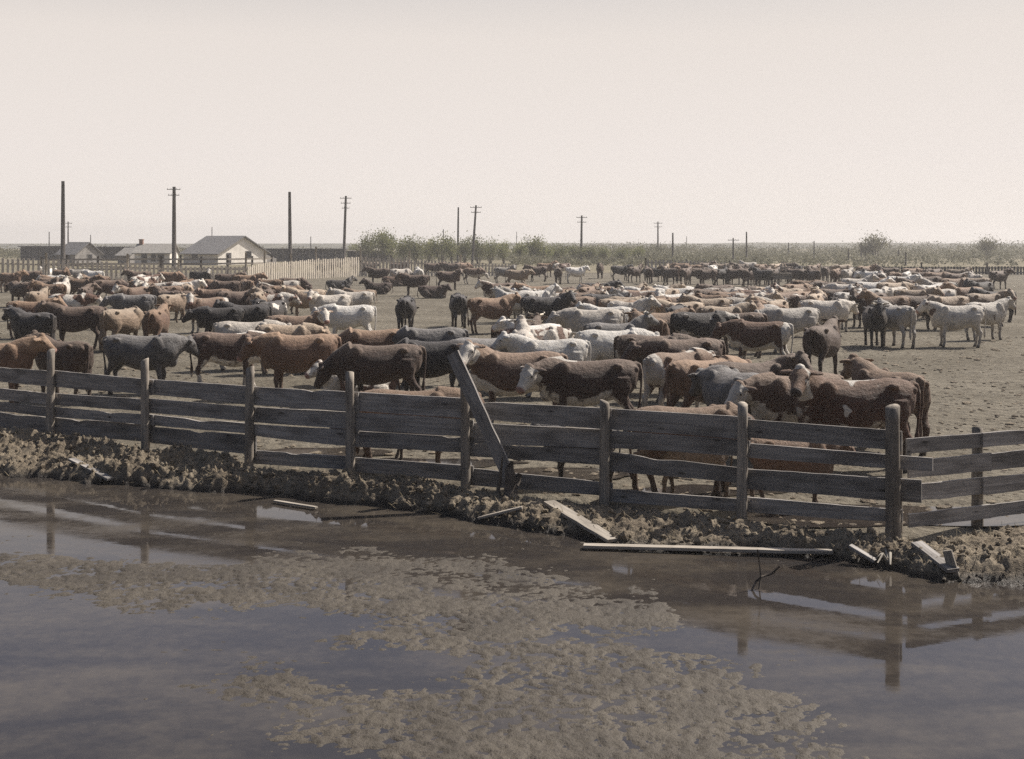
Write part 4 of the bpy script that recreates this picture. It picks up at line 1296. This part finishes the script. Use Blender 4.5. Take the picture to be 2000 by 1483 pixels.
# ---------------------------------------------------------------- coats
def coat(name, c, c2, white=(0.62, 0.575, 0.51), face=0.0, sock=0.0, under=0.0, dorsal=0.0, rump=0.0, patch=0.0, roan=0.0, muz=(0.05, 0.035, 0.03), patch_scale=2.2, switch=0.6, back=None):
    t = NT(name)
    v = t.objvec()
    a1 = t.new('Attribute', attribute_name='marks'); a2 = t.new('Attribute', attribute_name='tips')
    s1 = t.new('SeparateColor'); t.link(a1.outputs['Color'], s1.inputs[0])
    s2 = t.new('SeparateColor'); t.link(a2.outputs['Color'], s2.inputs[0])
    n1 = t.noise(v, 2.4, 4, .6)
    hair = t.noise(t.mapv(v, (9, 20, 12)), 1.6, 5, .75)
    col = t.mix(t.ramp(n1, .34, .66), c, c2)
    col = t.mix(t.ramp(hair, .42, .66, 0, .6), col, tuple(min(.7, x * 1.7) for x in c2))
    if back is not None:      # sunlit top of the back, painted into the coat as a paler tone
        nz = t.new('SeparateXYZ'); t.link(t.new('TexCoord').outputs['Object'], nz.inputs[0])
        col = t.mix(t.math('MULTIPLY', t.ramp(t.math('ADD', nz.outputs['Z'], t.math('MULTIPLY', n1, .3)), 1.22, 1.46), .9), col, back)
    edge = t.math('MULTIPLY', t.math('SUBTRACT', t.noise(v, 7.0, 3), .5), .9)
    w = None
    def addw(s, k):
        nonlocal w
        x = t.ramp(t.math('ADD', t.math('MULTIPLY', s, k), edge), .42, .6)
        w = x if w is None else t.math('MAXIMUM', w, x)
    if face: addw(s1.outputs[0], face)
    if sock: addw(s1.outputs[1], sock)
    if under: addw(s1.outputs[2], under)
    if dorsal: addw(a1.outputs['Alpha'], dorsal)
    if rump: addw(a2.outputs['Alpha'], rump)
    if switch: addw(s2.outputs[2], switch)
    if patch:
        pn = t.noise(v, patch_scale, 2, .5, .3)
        x = t.ramp(pn, .70 - patch * .4, .735 - patch * .4)
        w = x if w is None else t.math('MAXIMUM', w, x)
    if roan:
        rn = t.noise(v, 60, 3, .8)
        x = t.math('MULTIPLY', t.ramp(t.math('ADD', rn, t.math('MULTIPLY', n1, .35)), .60 - roan * .22, .86 - roan * .22), .85)
        w = x if w is None else t.math('MAXIMUM', w, x)
    if w is not None:
        wt = t.mix(t.ramp(t.noise(v, 5, 4), .4, .75), white, tuple(x * .72 for x in white))
        col = t.mix(w, col, wt)
    col = t.mix(s2.outputs[0], col, muz)
    col = t.mix(s2.outputs[1], col, (0.03, 0.026, 0.022))
    dz_ = t.new('SeparateXYZ'); t.link(t.new('TexCoord').outputs['Object'], dz_.inputs[0])
    mud = t.math('MULTIPLY', t.ramp(t.math('ADD', t.math('MULTIPLY', dz_.outputs['Z'], -.55), t.noise(v, 4.5, 5, .7)), .20, .40), .5)
    col = t.mix(mud, col, (.085, .068, .054))
    mott = t.noise(v, 6.5, 5, .7)
    col = t.mix(t.ramp(mott, .5, .75, 0, .45), col, (.03, .022, .018))
    oi = t.new('ObjectInfo')
    hs = t.new('HueSaturation'); t.link(col, hs.inputs['Color'])
    t.link(t.math('MULTIPLY_ADD', oi.outputs['Random'], .5, .72), hs.inputs['Value'])
    t.bump(t.math('ADD', hair, t.math('MULTIPLY', mott, 1.6)), .85, .03)
    t.base(hs.outputs[0], .62, .22)
    t.b.inputs['Sheen Weight'].default_value = .22
    t.b.inputs['Sheen Roughness'].default_value = .45
    t.b.inputs['Sheen Tint'].default_value = (.85, .74, .64, 1)
    return t.m
PINK = (0.28, 0.16, 0.13)
COAT = {
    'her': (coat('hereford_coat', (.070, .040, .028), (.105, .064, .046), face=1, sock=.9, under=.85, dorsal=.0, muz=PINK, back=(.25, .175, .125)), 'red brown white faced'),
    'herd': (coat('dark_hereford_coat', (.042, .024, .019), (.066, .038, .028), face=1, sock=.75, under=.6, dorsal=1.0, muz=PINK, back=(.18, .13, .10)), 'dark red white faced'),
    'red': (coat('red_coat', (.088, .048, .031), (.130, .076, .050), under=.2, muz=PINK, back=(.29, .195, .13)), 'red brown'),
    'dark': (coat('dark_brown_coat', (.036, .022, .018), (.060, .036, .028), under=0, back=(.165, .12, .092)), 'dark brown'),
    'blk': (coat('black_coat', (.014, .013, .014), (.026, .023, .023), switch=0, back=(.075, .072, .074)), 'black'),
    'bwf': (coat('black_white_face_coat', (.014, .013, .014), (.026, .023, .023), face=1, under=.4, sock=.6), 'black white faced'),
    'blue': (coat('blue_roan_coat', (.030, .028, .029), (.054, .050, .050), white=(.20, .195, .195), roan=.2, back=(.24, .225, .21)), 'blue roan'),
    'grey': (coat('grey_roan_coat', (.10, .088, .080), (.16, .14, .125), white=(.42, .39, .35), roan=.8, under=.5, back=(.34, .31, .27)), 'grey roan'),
    'wht': (coat('white_coat', (.58, .54, .48), (.72, .68, .61), roan=.0, muz=PINK, switch=0), 'dusty white'),
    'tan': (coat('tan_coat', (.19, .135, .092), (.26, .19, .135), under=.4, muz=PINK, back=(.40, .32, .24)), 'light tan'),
    'roan': (coat('red_roan_coat', (.17, .125, .092), (.23, .175, .13), roan=.85, under=.4, muz=PINK), 'pale red roan'),
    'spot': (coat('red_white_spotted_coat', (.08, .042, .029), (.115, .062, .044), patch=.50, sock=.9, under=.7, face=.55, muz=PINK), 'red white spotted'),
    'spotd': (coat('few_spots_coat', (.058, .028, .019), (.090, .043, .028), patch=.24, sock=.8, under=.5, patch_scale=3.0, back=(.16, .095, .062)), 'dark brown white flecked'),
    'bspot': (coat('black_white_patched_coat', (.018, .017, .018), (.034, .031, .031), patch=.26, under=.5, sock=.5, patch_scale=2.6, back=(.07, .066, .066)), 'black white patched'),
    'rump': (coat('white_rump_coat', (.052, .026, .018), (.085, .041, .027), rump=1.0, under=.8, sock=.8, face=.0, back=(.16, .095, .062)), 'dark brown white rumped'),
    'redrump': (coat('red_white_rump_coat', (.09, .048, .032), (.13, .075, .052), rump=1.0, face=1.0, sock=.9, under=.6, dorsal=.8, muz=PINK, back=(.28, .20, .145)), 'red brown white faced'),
    'wspot': (coat('white_dark_patched_coat', (.06, .036, .028), (.10, .06, .045), patch=.95, sock=.9, under=.9, patch_scale=1.9, muz=PINK), 'mostly white dark patched'),
}
MESHCOAT = {}
def cow_mesh(pose):
    return COWS[pose][0]
for k_ in COWS: COWS[k_][0].materials.append(M['bark'])   # a slot; each animal wears its own coat

HERD = []
def cow(px, top, hd, ct, pose='stand', sc=1.0, horn=False, label=None, zone=None, d=None, group=None):
    """px: photo column of the body's middle, top: photo row of the back; hd: heading, 0 right, 90 away, 180 left, 270 to the camera"""
    if label is None and pose == 'low':
        pose = random.Random(int(px * 13 + top * 5)).choice(['low', 'low', 'lowturn', 'walk', 'stand', 'stand', 'graze', 'left', 'right', 'up'])
        hd = hd + random.Random(int(px * 3 + top)).uniform(-34, 34)
    lie = pose.startswith('lie')
    if pose + '#' in COWS and random.Random(int(px * 7 + top * 11)).random() < .5: pose += '#'
    hz = (0.78 if lie else 1.315) * sc
    dd = d if d is not None else F * (H - hz) / (top - YH)
    p = at(px, dd)
    o = bpy.data.objects.new('cow', cow_mesh(pose))
    o.material_slots
    link(o)
    o.material_slots[0].link = 'OBJECT'
    o.material_slots[0].material = COAT[ct][0]
    o.location = (p.x, p.y, -0.01)
    o.rotation_euler = (0, 0, R(hd))
    r = random.Random(int(px * 31 + top * 7))
    sc *= 1.03
    o.scale = (sc * r.uniform(.93, 1.02), sc * r.uniform(1.02, 1.18), sc)
    if dd < 62:
        for i in (0, 1): link(bpy.data.objects.new('eye', EYE[pose][i]), o)
    if horn:
        for i in (0, 1): link(bpy.data.objects.new('horn', HORN[pose][i]), o)
    HERD.append(dict(o=o, px=px, top=top, hd=hd, ct=ct, pose=pose, label=label, zone=zone, d=dd, horn=horn, calf=sc < .85))
    return o

# ---- nearest animals, at the plank fence
Z = 'front'
cow(1150, 706, 177, 'herd', 'lowturn', 1.03, False, 'dark red cow with white back line and lowered white face, behind the fence')
cow(1012, 690, 174, 'her', 'left', 1.04, False, 'red brown cow with white face, just right of the leaning plank')
cow(1672, 744, 176, 'spotd', 'left', 1.04, False, 'big dark brown cow with white flecks looking over the right end of fence')
cow(1556, 735, 196, 'her', 'low', 1.0, False, 'red brown cow with hanging white face, left of the big flecked cow')
cow(1738, 727, 108, 'red', 'stand', 1.0, False, 'brown cow seen from behind at the flank of the big flecked cow')
cow(1440, 728, 112, 'blue', 'low', 1.0, False, 'blue roan cow with dark rump turned to the fence post')
cow(1322, 690, 42, 'redrump', 'low', 1.0, False, 'pale backed brown cow seen from its white rump near the fence')
cow(1378, 705, 30, 'red', 'low', 1.0, False, 'reddish cow standing between the white rumped and blue roan cows')
cow(1466, 710, 10, 'dark', 'right', .97, False, 'dark brown cow with raised head behind the blue roan one')
cow(800, 742, 4, 'red', 'low', .93, False, 'red brown young cow pressed to the fence left of the leaning plank', d=17.9)
cow(704, 727, 188, 'spot', 'lie', .9, False, 'small red and white spotted animal lying behind the fence')
cow(1345, 786, 8, 'red', 'graze', .92, False, 'reddish cow grazing right behind the fence, only its back showing', d=16.2)
cow(1545, 856, 4, 'red', 'low', .70, False, 'red brown calf seen between the boards of the right fence bay', d=15.5)
cow(1348, 880, 176, 'tan', 'graze', .62, False, 'tan calf behind the fence boards right of the middle post', d=16.1)
cow(1135, 880, 182, 'blk', 'stand', .62, False, 'black calf behind the fence, its legs showing under the boards', d=16.9)
cow(735, 850, 172, 'dark', 'graze', .62, False, 'dark calf hidden behind the boards left of the leaning plank', d=18.9)
# ---- second row
cow(742, 676, 181, 'dark', 'graze', 1.02, False, 'big dark brown cow grazing behind the fence, left of a black one')
cow(848, 668, 172, 'blk', 'graze', 1.0, False, 'black cow grazing at the top of the leaning plank')
cow(586, 656, 178, 'red', 'low', 1.06, False, 'large red brown cow side on behind the third fence post')
cow(446, 652, 3, 'herd', 'low', 1.0, False, 'dark red white faced cow standing head to tail with the large brown one')
cow(276, 657, 357, 'blue', 'lowturn', 1.0, False, 'blue roan steer with lowered pale face near the left fence')
cow(124, 668, 148, 'dark', 'stand', 1.0, False, 'dark brown cow with shaggy tail at the leftmost fence post')
cow(-20, 672, 10, 'red', 'stand', 1.0, False, 'red brown cow at the left border of the picture behind the fence')
cow(152, 600, 180, 'dark', 'stand', 1.04, False, 'dark brown cow side on in shade at the left edge')
cow(238, 605, 68, 'tan', 'graze', 1.0, False, 'tan cow seen from behind grazing beside the dark brown one')
cow(306, 606, 92, 'red', 'stand', 1.0, False, 'red brown cow seen straight from behind with hanging tail')
cow(404, 583, 222, 'redrump', 'left', 1.0, False, 'white faced cow with white rump staring straight at the camera')
cow(262, 577, 181, 'blue', 'low', 1.02, False, 'long blue roan cow with frosted back, side on')
cow(138, 576, 2, 'spot', 'low', 1.0, False, 'red and white spotted cow side on at the left edge')
cow(432, 602, 184, 'blk', 'low', .95, False, 'black cow with low head right of the staring white face')
cow(482, 597, 178, 'blk', 'stand', 1.0, False, 'black cow in the dark pair right of the staring white face')
cow(530, 590, 250, 'bspot', 'stand', .95, False, 'black cow with white chest mark facing the camera')
cow(600, 567, 180, 'tan', 'stand', 1.03, True, 'tan horned cow side on behind the white cow')
cow(645, 577, 200, 'roan', 'left', .97, False, 'pale roan cow with white head behind the white cow')
cow(692, 571, 180, 'roan', 'stand', 1.0, False, 'pale red roan cow with light rump right of tan horned cow')
cow(682, 598, 181, 'wht', 'low', 1.02, False, 'dusty white cow side on in the middle left of the herd')
cow(578, 618, 5, 'her', 'right', .98, False, 'tan red cow with big white face in front of white cow')
cow(482, 630, 8, 'roan', 'low', .98, False, 'pale roan cow tightly packed left of the big white face')
cow(560, 636, 2, 'tan', 'low', .97, False, 'light tan cow whose back shows over the large brown one')
cow(732, 646, 181, 'red', 'graze', 1.0, False, 'red brown cow between the large brown cow and grey black one')
cow(714, 634, 184, 'tan', 'lielow', 1.2, False, 'tan animal lying under the dusty white cow', d=31.5)
cow(842, 643, 180, 'blue', 'graze', 1.04, False, 'grey black cow with frosted rump above the leaning plank')
cow(948, 662, 20, 'blue', 'graze', .97, False, 'blue roan cow with its tail to us right of leaning plank')
cow(793, 583, 90, 'blk', 'graze', 1.0, False, 'black cow seen straight from behind alone on bare ground')
cow(896, 577, 98, 'blk', 'graze', 1.0, False, 'black cow seen from behind touching a brown cow')
cow(958, 583, 22, 'red', 'stand', 1.02, False, 'red brown cow with white udder right of the black rear')
cow(1066, 581, 4, 'blk', 'right', 1.05, True, 'big black horned cow side on near the middle')
cow(1075, 665, 182, 'wht', 'stand', .97, False, 'white cow with dark muzzle behind the white faced red cow')
cow(1196, 647, 8, 'wht', 'low', 1.03, False, 'broad dusty white cow in the thick of the middle herd')
cow(1158, 606, 180, 'roan', 'low', 1.08, False, 'long pale backed roan cow with dark head pointing left')
cow(1188, 601, 178, 'wht', 'stand', .95, False, 'white cow just behind the long pale backed roan')
cow(1200, 633, 2, 'blue', 'up', .98, True, 'dark grey horned cow with striped face below pale backed roan')
cow(1275, 657, 352, 'dark', 'low', 1.0, False, 'dark brown cow right of the broad white one')
cow(1335, 664, 178, 'dark', 'low', 1.02, False, 'dark brown cow with round rump above the white rumped one')
cow(1322, 599, 72, 'blk', 'low', 1.0, False, 'black cow with rump to us behind the patched black one')
cow(1368, 612, 4, 'bspot', 'low', 1.02, False, 'black cow with two white patches on its side')
cow(1412, 600, 10, 'tan', 'stand', 1.0, False, 'tan cow overlapping the patched black cow')
cow(1484, 630, 152, 'rump', 'low', 1.0, False, 'dark brown cow with bright white rump in the right half')
cow(1545, 603, 186, 'grey', 'low', 1.05, False, 'pale grey roan cow side on in the right half')
cow(1606, 638, 58, 'dark', 'stand', 1.02, False, 'dark brown cow from behind at three quarters on bare ground')
cow(1752, 598, 104, 'grey', 'stand', 1.03, False, 'mottled grey roan cow seen from behind with a long shadow')
cow(1708, 600, 262, 'blk', 'stand', 1.0, True, 'black horned cow whose head shows beside the mottled grey one')
cow(1870, 598, 172, 'wspot', 'stand', 1.03, False, 'mostly white cow with dark patches at the right edge')
cow(1925, 592, 20, 'wspot', 'stand', 1.0, False, 'mostly white cow half hidden at the right border')
cow(1694, 574, 196, 'dark', 'left', 1.04, False, 'dark brown cow looking at us right of the white back')
cow(1790, 579, 2, 'dark', 'low', 1.0, False, 'dark brown cow with low head above the dark patched white one')
# ---- middle rows
for a in [(1575, 570, 2, 'red', 'low'), (1530, 572, 205, 'her', 'left'), (1508, 588, 190, 'tan', 'low'), (1455, 583, 10, 'roan', 'low'), (1385, 584, 180, 'tan', 'stand'), (1258, 588, 2, 'red', 'low'), (1330, 592, 178, 'tan', 'low'),
          (1232, 578, 180, 'wht', 'lie'), (1312, 576, 181, 'wht', 'low'), (1462, 574, 4, 'spot', 'low'), (1690, 566, 182, 'wht', 'low'), (1785, 567, 3, 'tan', 'low'), (1850, 580, 186, 'tan', 'graze'), (1420, 571, 8, 'red', 'graze'),
          (1168, 554, 2, 'blk', 'stand'), (1178, 576, 4, 'blk', 'low'), (1050, 560, 178, 'red', 'stand'), (1008, 572, 182, 'wht', 'low'), (990, 560, 4, 'tan', 'low'), (1095, 566, 186, 'red', 'low'), (1640, 581, 262, 'bwf', 'stand'),
          (1382, 566, 2, 'dark', 'graze'), (1610, 588, 20, 'roan', 'low'), (1290, 612, 20, 'red', 'stand'), (1268, 622, 140, 'red', 'low'), (1440, 612, 160, 'dark', 'low'), (1735, 580, 182, 'red', 'low'), (1830, 566, 178, 'roan', 'low')]:
    cow(*a, zone='packed middle right rows')
for a in [(100, 556, 182, 'red', 'low'), (114, 542, 178, 'her', 'low'), (186, 541, 192, 'her', 'left'), (272, 531, 182, 'dark', 'stand'), (332, 532, 12, 'red', 'low'), (392, 531, 4, 'bwf', 'low'), (446, 536, 2, 'dark', 'stand'), (482, 538, 8, 'red', 'stand'),
          (262, 562, 238, 'her', 'stand'), (322, 560, 192, 'her', 'left'), (370, 549, 72, 'red', 'low'), (442, 550, 150, 'dark', 'low'), (482, 548, 120, 'red', 'low'), (525, 547, 172, 'red', 'low'), (572, 544, 2, 'dark', 'low'), (215, 548, 20, 'dark', 'graze'),
          (414, 566, 178, 'her', 'graze'), (462, 570, 10, 'dark', 'low'), (505, 572, 120, 'tan', 'low'), (60, 590, 4, 'red', 'stand'), (40, 552, 176, 'dark', 'low'), (556, 560, 2, 'red', 'graze')]:
    cow(*a, zone='packed left rows')
for a in [(96, 525, 250, 'wht', 'stand'), (120, 528, 4, 'red', 'low'), (152, 527, 182, 'grey', 'low'), (184, 530, 178, 'wht', 'low'), (60, 530, 178, 'dark', 'low'), (20, 534, 2, 'red', 'low')]:
    cow(*a, zone='row under the low pickets')
# ---- the far loose group left of the middle
for a in [(654, 510, 186, 'dark', 'low'), (640, 515, 184, 'dark', 'graze'), (692, 511, 268, 'blk', 'stand'), (722, 513, 4, 'dark', 'low'), (740, 525, 180, 'dark', 'stand'), (778, 514, 4, 'herd', 'low'), (818, 526, 100, 'wht', 'stand'), (812, 538, 176, 'dark', 'stand'),
          (876, 531, 2, 'dark', 'right'), (846, 515, 4, 'dark', 'low'), (882, 515, 182, 'dark', 'low'), (905, 514, 2, 'red', 'low'), (925, 524, 3, 'her', 'graze'), (985, 523, 4, 'grey', 'low'), (975, 554, 182, 'herd', 'stand'),
          (782, 526, 30, 'roan', 'graze'), (1010, 528, 2, 'tan', 'low')]:
    cow(*a, zone='loose group below the slab fence')
for a in [(740, 552, 182, 'dark', 'lie'), (845, 558, 4, 'dark', 'lielow'), (662, 547, 4, 'bspot', 'lie'), (705, 566, 184, 'tan', 'lielow'), (768, 540, 2, 'red', 'lie')]:
    cow(*a, zone='bare ground below the slab fence')
# ---- the far row on the right
for a in [(1050, 521, 180, 'dark', 'stand'), (1090, 524, 92, 'dark', 'stand'), (1124, 523, 4, 'wht', 'stand'), (1066, 515, 4, 'red', 'low'), (1100, 515, 182, 'spot', 'low'), (1172, 517, 262, 'dark', 'stand'), (1212, 520, 2, 'blk', 'stand'), (1266, 524, 92, 'dark', 'stand'),
          (1296, 521, 80, 'tan', 'low'), (1322, 520, 100, 'red', 'low'), (1362, 524, 4, 'dark', 'low'), (1392, 519, 40, 'wht', 'low'), (1424, 525, 96, 'dark', 'low'), (1452, 524, 100, 'dark', 'stand'), (1478, 524, 60, 'dark', 'low'), (1500, 525, 80, 'dark', 'low'),
          (1352, 518, 182, 'red', 'low'), (1408, 516, 4, 'tan', 'low'), (1446, 516, 178, 'dark', 'low'), (1486, 517, 4, 'red', 'low'), (1536, 521, 92, 'dark', 'low'), (1560, 523, 262, 'blk', 'stand'), (1516, 516, 2, 'tan', 'low')]:
    cow(*a, zone='dark far row')
for a in [(1240, 522, 20, 'dark', 'low'), (1284, 523, 160, 'blk', 'low'), (1308, 525, 120, 'dark', 'low'), (1340, 525, 60, 'dark', 'stand'), (1380, 527, 150, 'dark', 'low'), (1408, 526, 30, 'blk', 'low'), (1436, 526, 140, 'dark', 'low'), (1465, 527, 40, 'dark', 'low'), (1490, 528, 120, 'blk', 'low'), (1512, 526, 30, 'dark', 'low'), (1550, 526, 150, 'dark', 'low'), (1574, 527, 40, 'dark', 'low'), (1330, 515, 182, 'red', 'low'), (1378, 514, 4, 'dark', 'low'), (1462, 513, 182, 'roan', 'low'), (1540, 514, 4, 'dark', 'low')]:
    cow(*a, zone='dark far row')
for a in [(1588, 519, 40, 'her', 'low'), (1612, 522, 90, 'dark', 'low'), (1632, 527, 96, 'red', 'low'), (1590, 528, 100, 'dark', 'stand'), (1655, 527, 84, 'roan', 'low'), (1678, 530, 272, 'blk', 'stand'), (1702, 531, 100, 'wht', 'low'), (1722, 534, 80, 'spot', 'low'),
          (1748, 533, 96, 'red', 'low'), (1770, 533, 88, 'wht', 'low'), (1796, 532, 4, 'dark', 'low'), (1830, 533, 4, 'red', 'low'), (1868, 535, 2, 'herd', 'stand'), (1905, 537, 90, 'roan', 'stand'), (1645, 518, 182, 'tan', 'low'), (1690, 521, 4, 'red', 'low'),
          (1735, 524, 178, 'dark', 'low'), (1780, 525, 4, 'red', 'low'), (1825, 526, 182, 'dark', 'low'), (1870, 527, 2, 'tan', 'low'), (1950, 530, 2, 'dark', 'low')]:
    cow(*a, zone='group at the dark board fence')
for a in [(1600, 560, 4, 'tan', 'lielow'), (1650, 556, 182, 'roan', 'low'), (1700, 552, 4, 'wht', 'low'), (1745, 553, 2, 'tan', 'low'), (1790, 548, 182, 'dark', 'low'), (1835, 552, 178, 'roan', 'low'), (1915, 552, 182, 'blk', 'low'), (1555, 556, 2, 'red', 'low'), (1945, 570, 182, 'blk', 'stand'),
          (1502, 562, 178, 'tan', 'low'), (1440, 562, 2, 'dark', 'low'), (1350, 570, 4, 'wht', 'lielow')]:
    cow(*a, zone='crowd near the pale troughs')
for a in [(1575, 549, 4, 'red', 'low'), (1620, 552, 178, 'dark', 'low'), (1672, 545, 4, 'roan', 'low'), (1715, 544, 182, 'red', 'low'), (1760, 541, 4, 'wht', 'low'), (1812, 541, 178, 'dark', 'low'), (1862, 545, 4, 'red', 'low'), (1905, 544, 182, 'tan', 'low'), (1402, 558, 182, 'dark', 'low'), (1470, 567, 4, 'spot', 'low'), (1535, 565, 178, 'tan', 'low'), (1630, 566, 4, 'dark', 'low'), (1745, 562, 178, 'roan', 'low'), (1815, 558, 4, 'wht', 'low'), (1885, 562, 178, 'red', 'low'), (1925, 575, 4, 'tan', 'low'), (1295, 566, 182, 'tan', 'low'), (1245, 568, 4, 'red', 'low')]:
    cow(*a, zone='crowd near the pale troughs')

# fill the gaps in the packed parts of the herd
def fill(zone, n, px0, px1, t0, t1, coats, seed, gap=1.45):
    rng = random.Random(seed); k = 0
    for _ in range(4000):
        if k >= n: break
        px, top = rng.uniform(px0, px1), rng.uniform(t0, t1)
        d_ = F * (H - 1.315) / (top - YH); p = at(px, d_)
        w_, h_ = 2300 / d_ * .95, 2300 / d_
        if any(q['label'] and q['d'] > d_ - .6 and abs(px - q['px']) < (w_ + 2300 / q['d'] * .9) * .72 and top < q['top'] + 2300 / q['d'] * .75 and top + h_ > q['top'] for q in HERD): continue
        if all(abs(p.y - q['o'].location.y) > gap * .75 or abs(p.x - q['o'].location.x) > gap * 1.25 for q in HERD):
            cow(round(px), round(top), rng.choice([0, 180, 20, 160, 340, 200, 90, 120]), rng.choice(coats), 'low', rng.uniform(.92, 1.04), rng.random() < .15, zone=zone); k += 1
MIXED = ['red', 'dark', 'her', 'tan', 'wht', 'roan', 'blk', 'spot', 'dark', 'herd', 'wspot']
fill('packed left rows', 22, 60, 620, 538, 622, MIXED, 1)
fill('packed middle right rows', 36, 1000, 1680, 558, 690, MIXED + ['wht', 'roan', 'tan', 'wht', 'tan', 'her'], 2, 1.2)
ORD = ['', 'first', 'second', 'third', 'fourth', 'fifth', 'sixth', 'seventh', 'eighth', 'ninth', 'tenth', 'eleventh', 'twelfth', 'thirteenth', 'fourteenth', 'fifteenth']
def facing(h, lie):
    h %= 360
    if h < 40 or h > 320: s = 'head right'
    elif h < 140: s = 'rump to us'
    elif h <= 220: s = 'head left'
    else: s = 'facing us'
    return ('lying ' if lie else '') + s
from collections import defaultdict
buckets = defaultdict(list)
for c in HERD:
    if c['label'] is None: buckets[(c['zone'], c['ct'], facing(c['hd'], c['pose'].startswith('lie')))].append(c)
for (zone, ct, fc), L in buckets.items():
    L.sort(key=lambda c: c['px'])
    for i, c in enumerate(L):
        if len(L) == 1: c['label'] = f"the {COAT[ct][1]} cow, {fc}, in the {zone}"
        else:
            which = ORD[i + 1] + ' from left of'
            c['label'] = f"{ORD[i + 1]} from left {COAT[ct][1]} cow, {fc}, {zone}"
for c in HERD:
    tag(c['o'], c['label'], 'cow', 'cattle in the stock pen')
_w = [c['label'] for c in HERD if len(c['label'].split()) > 16]
_s = set(); _dup = [c['label'] for c in HERD if c['label'] in _s or _s.add(c['label'])]
if _w or _dup: print('LABELS too long', _w, 'dup', _dup)
print('cows', len(HERD))
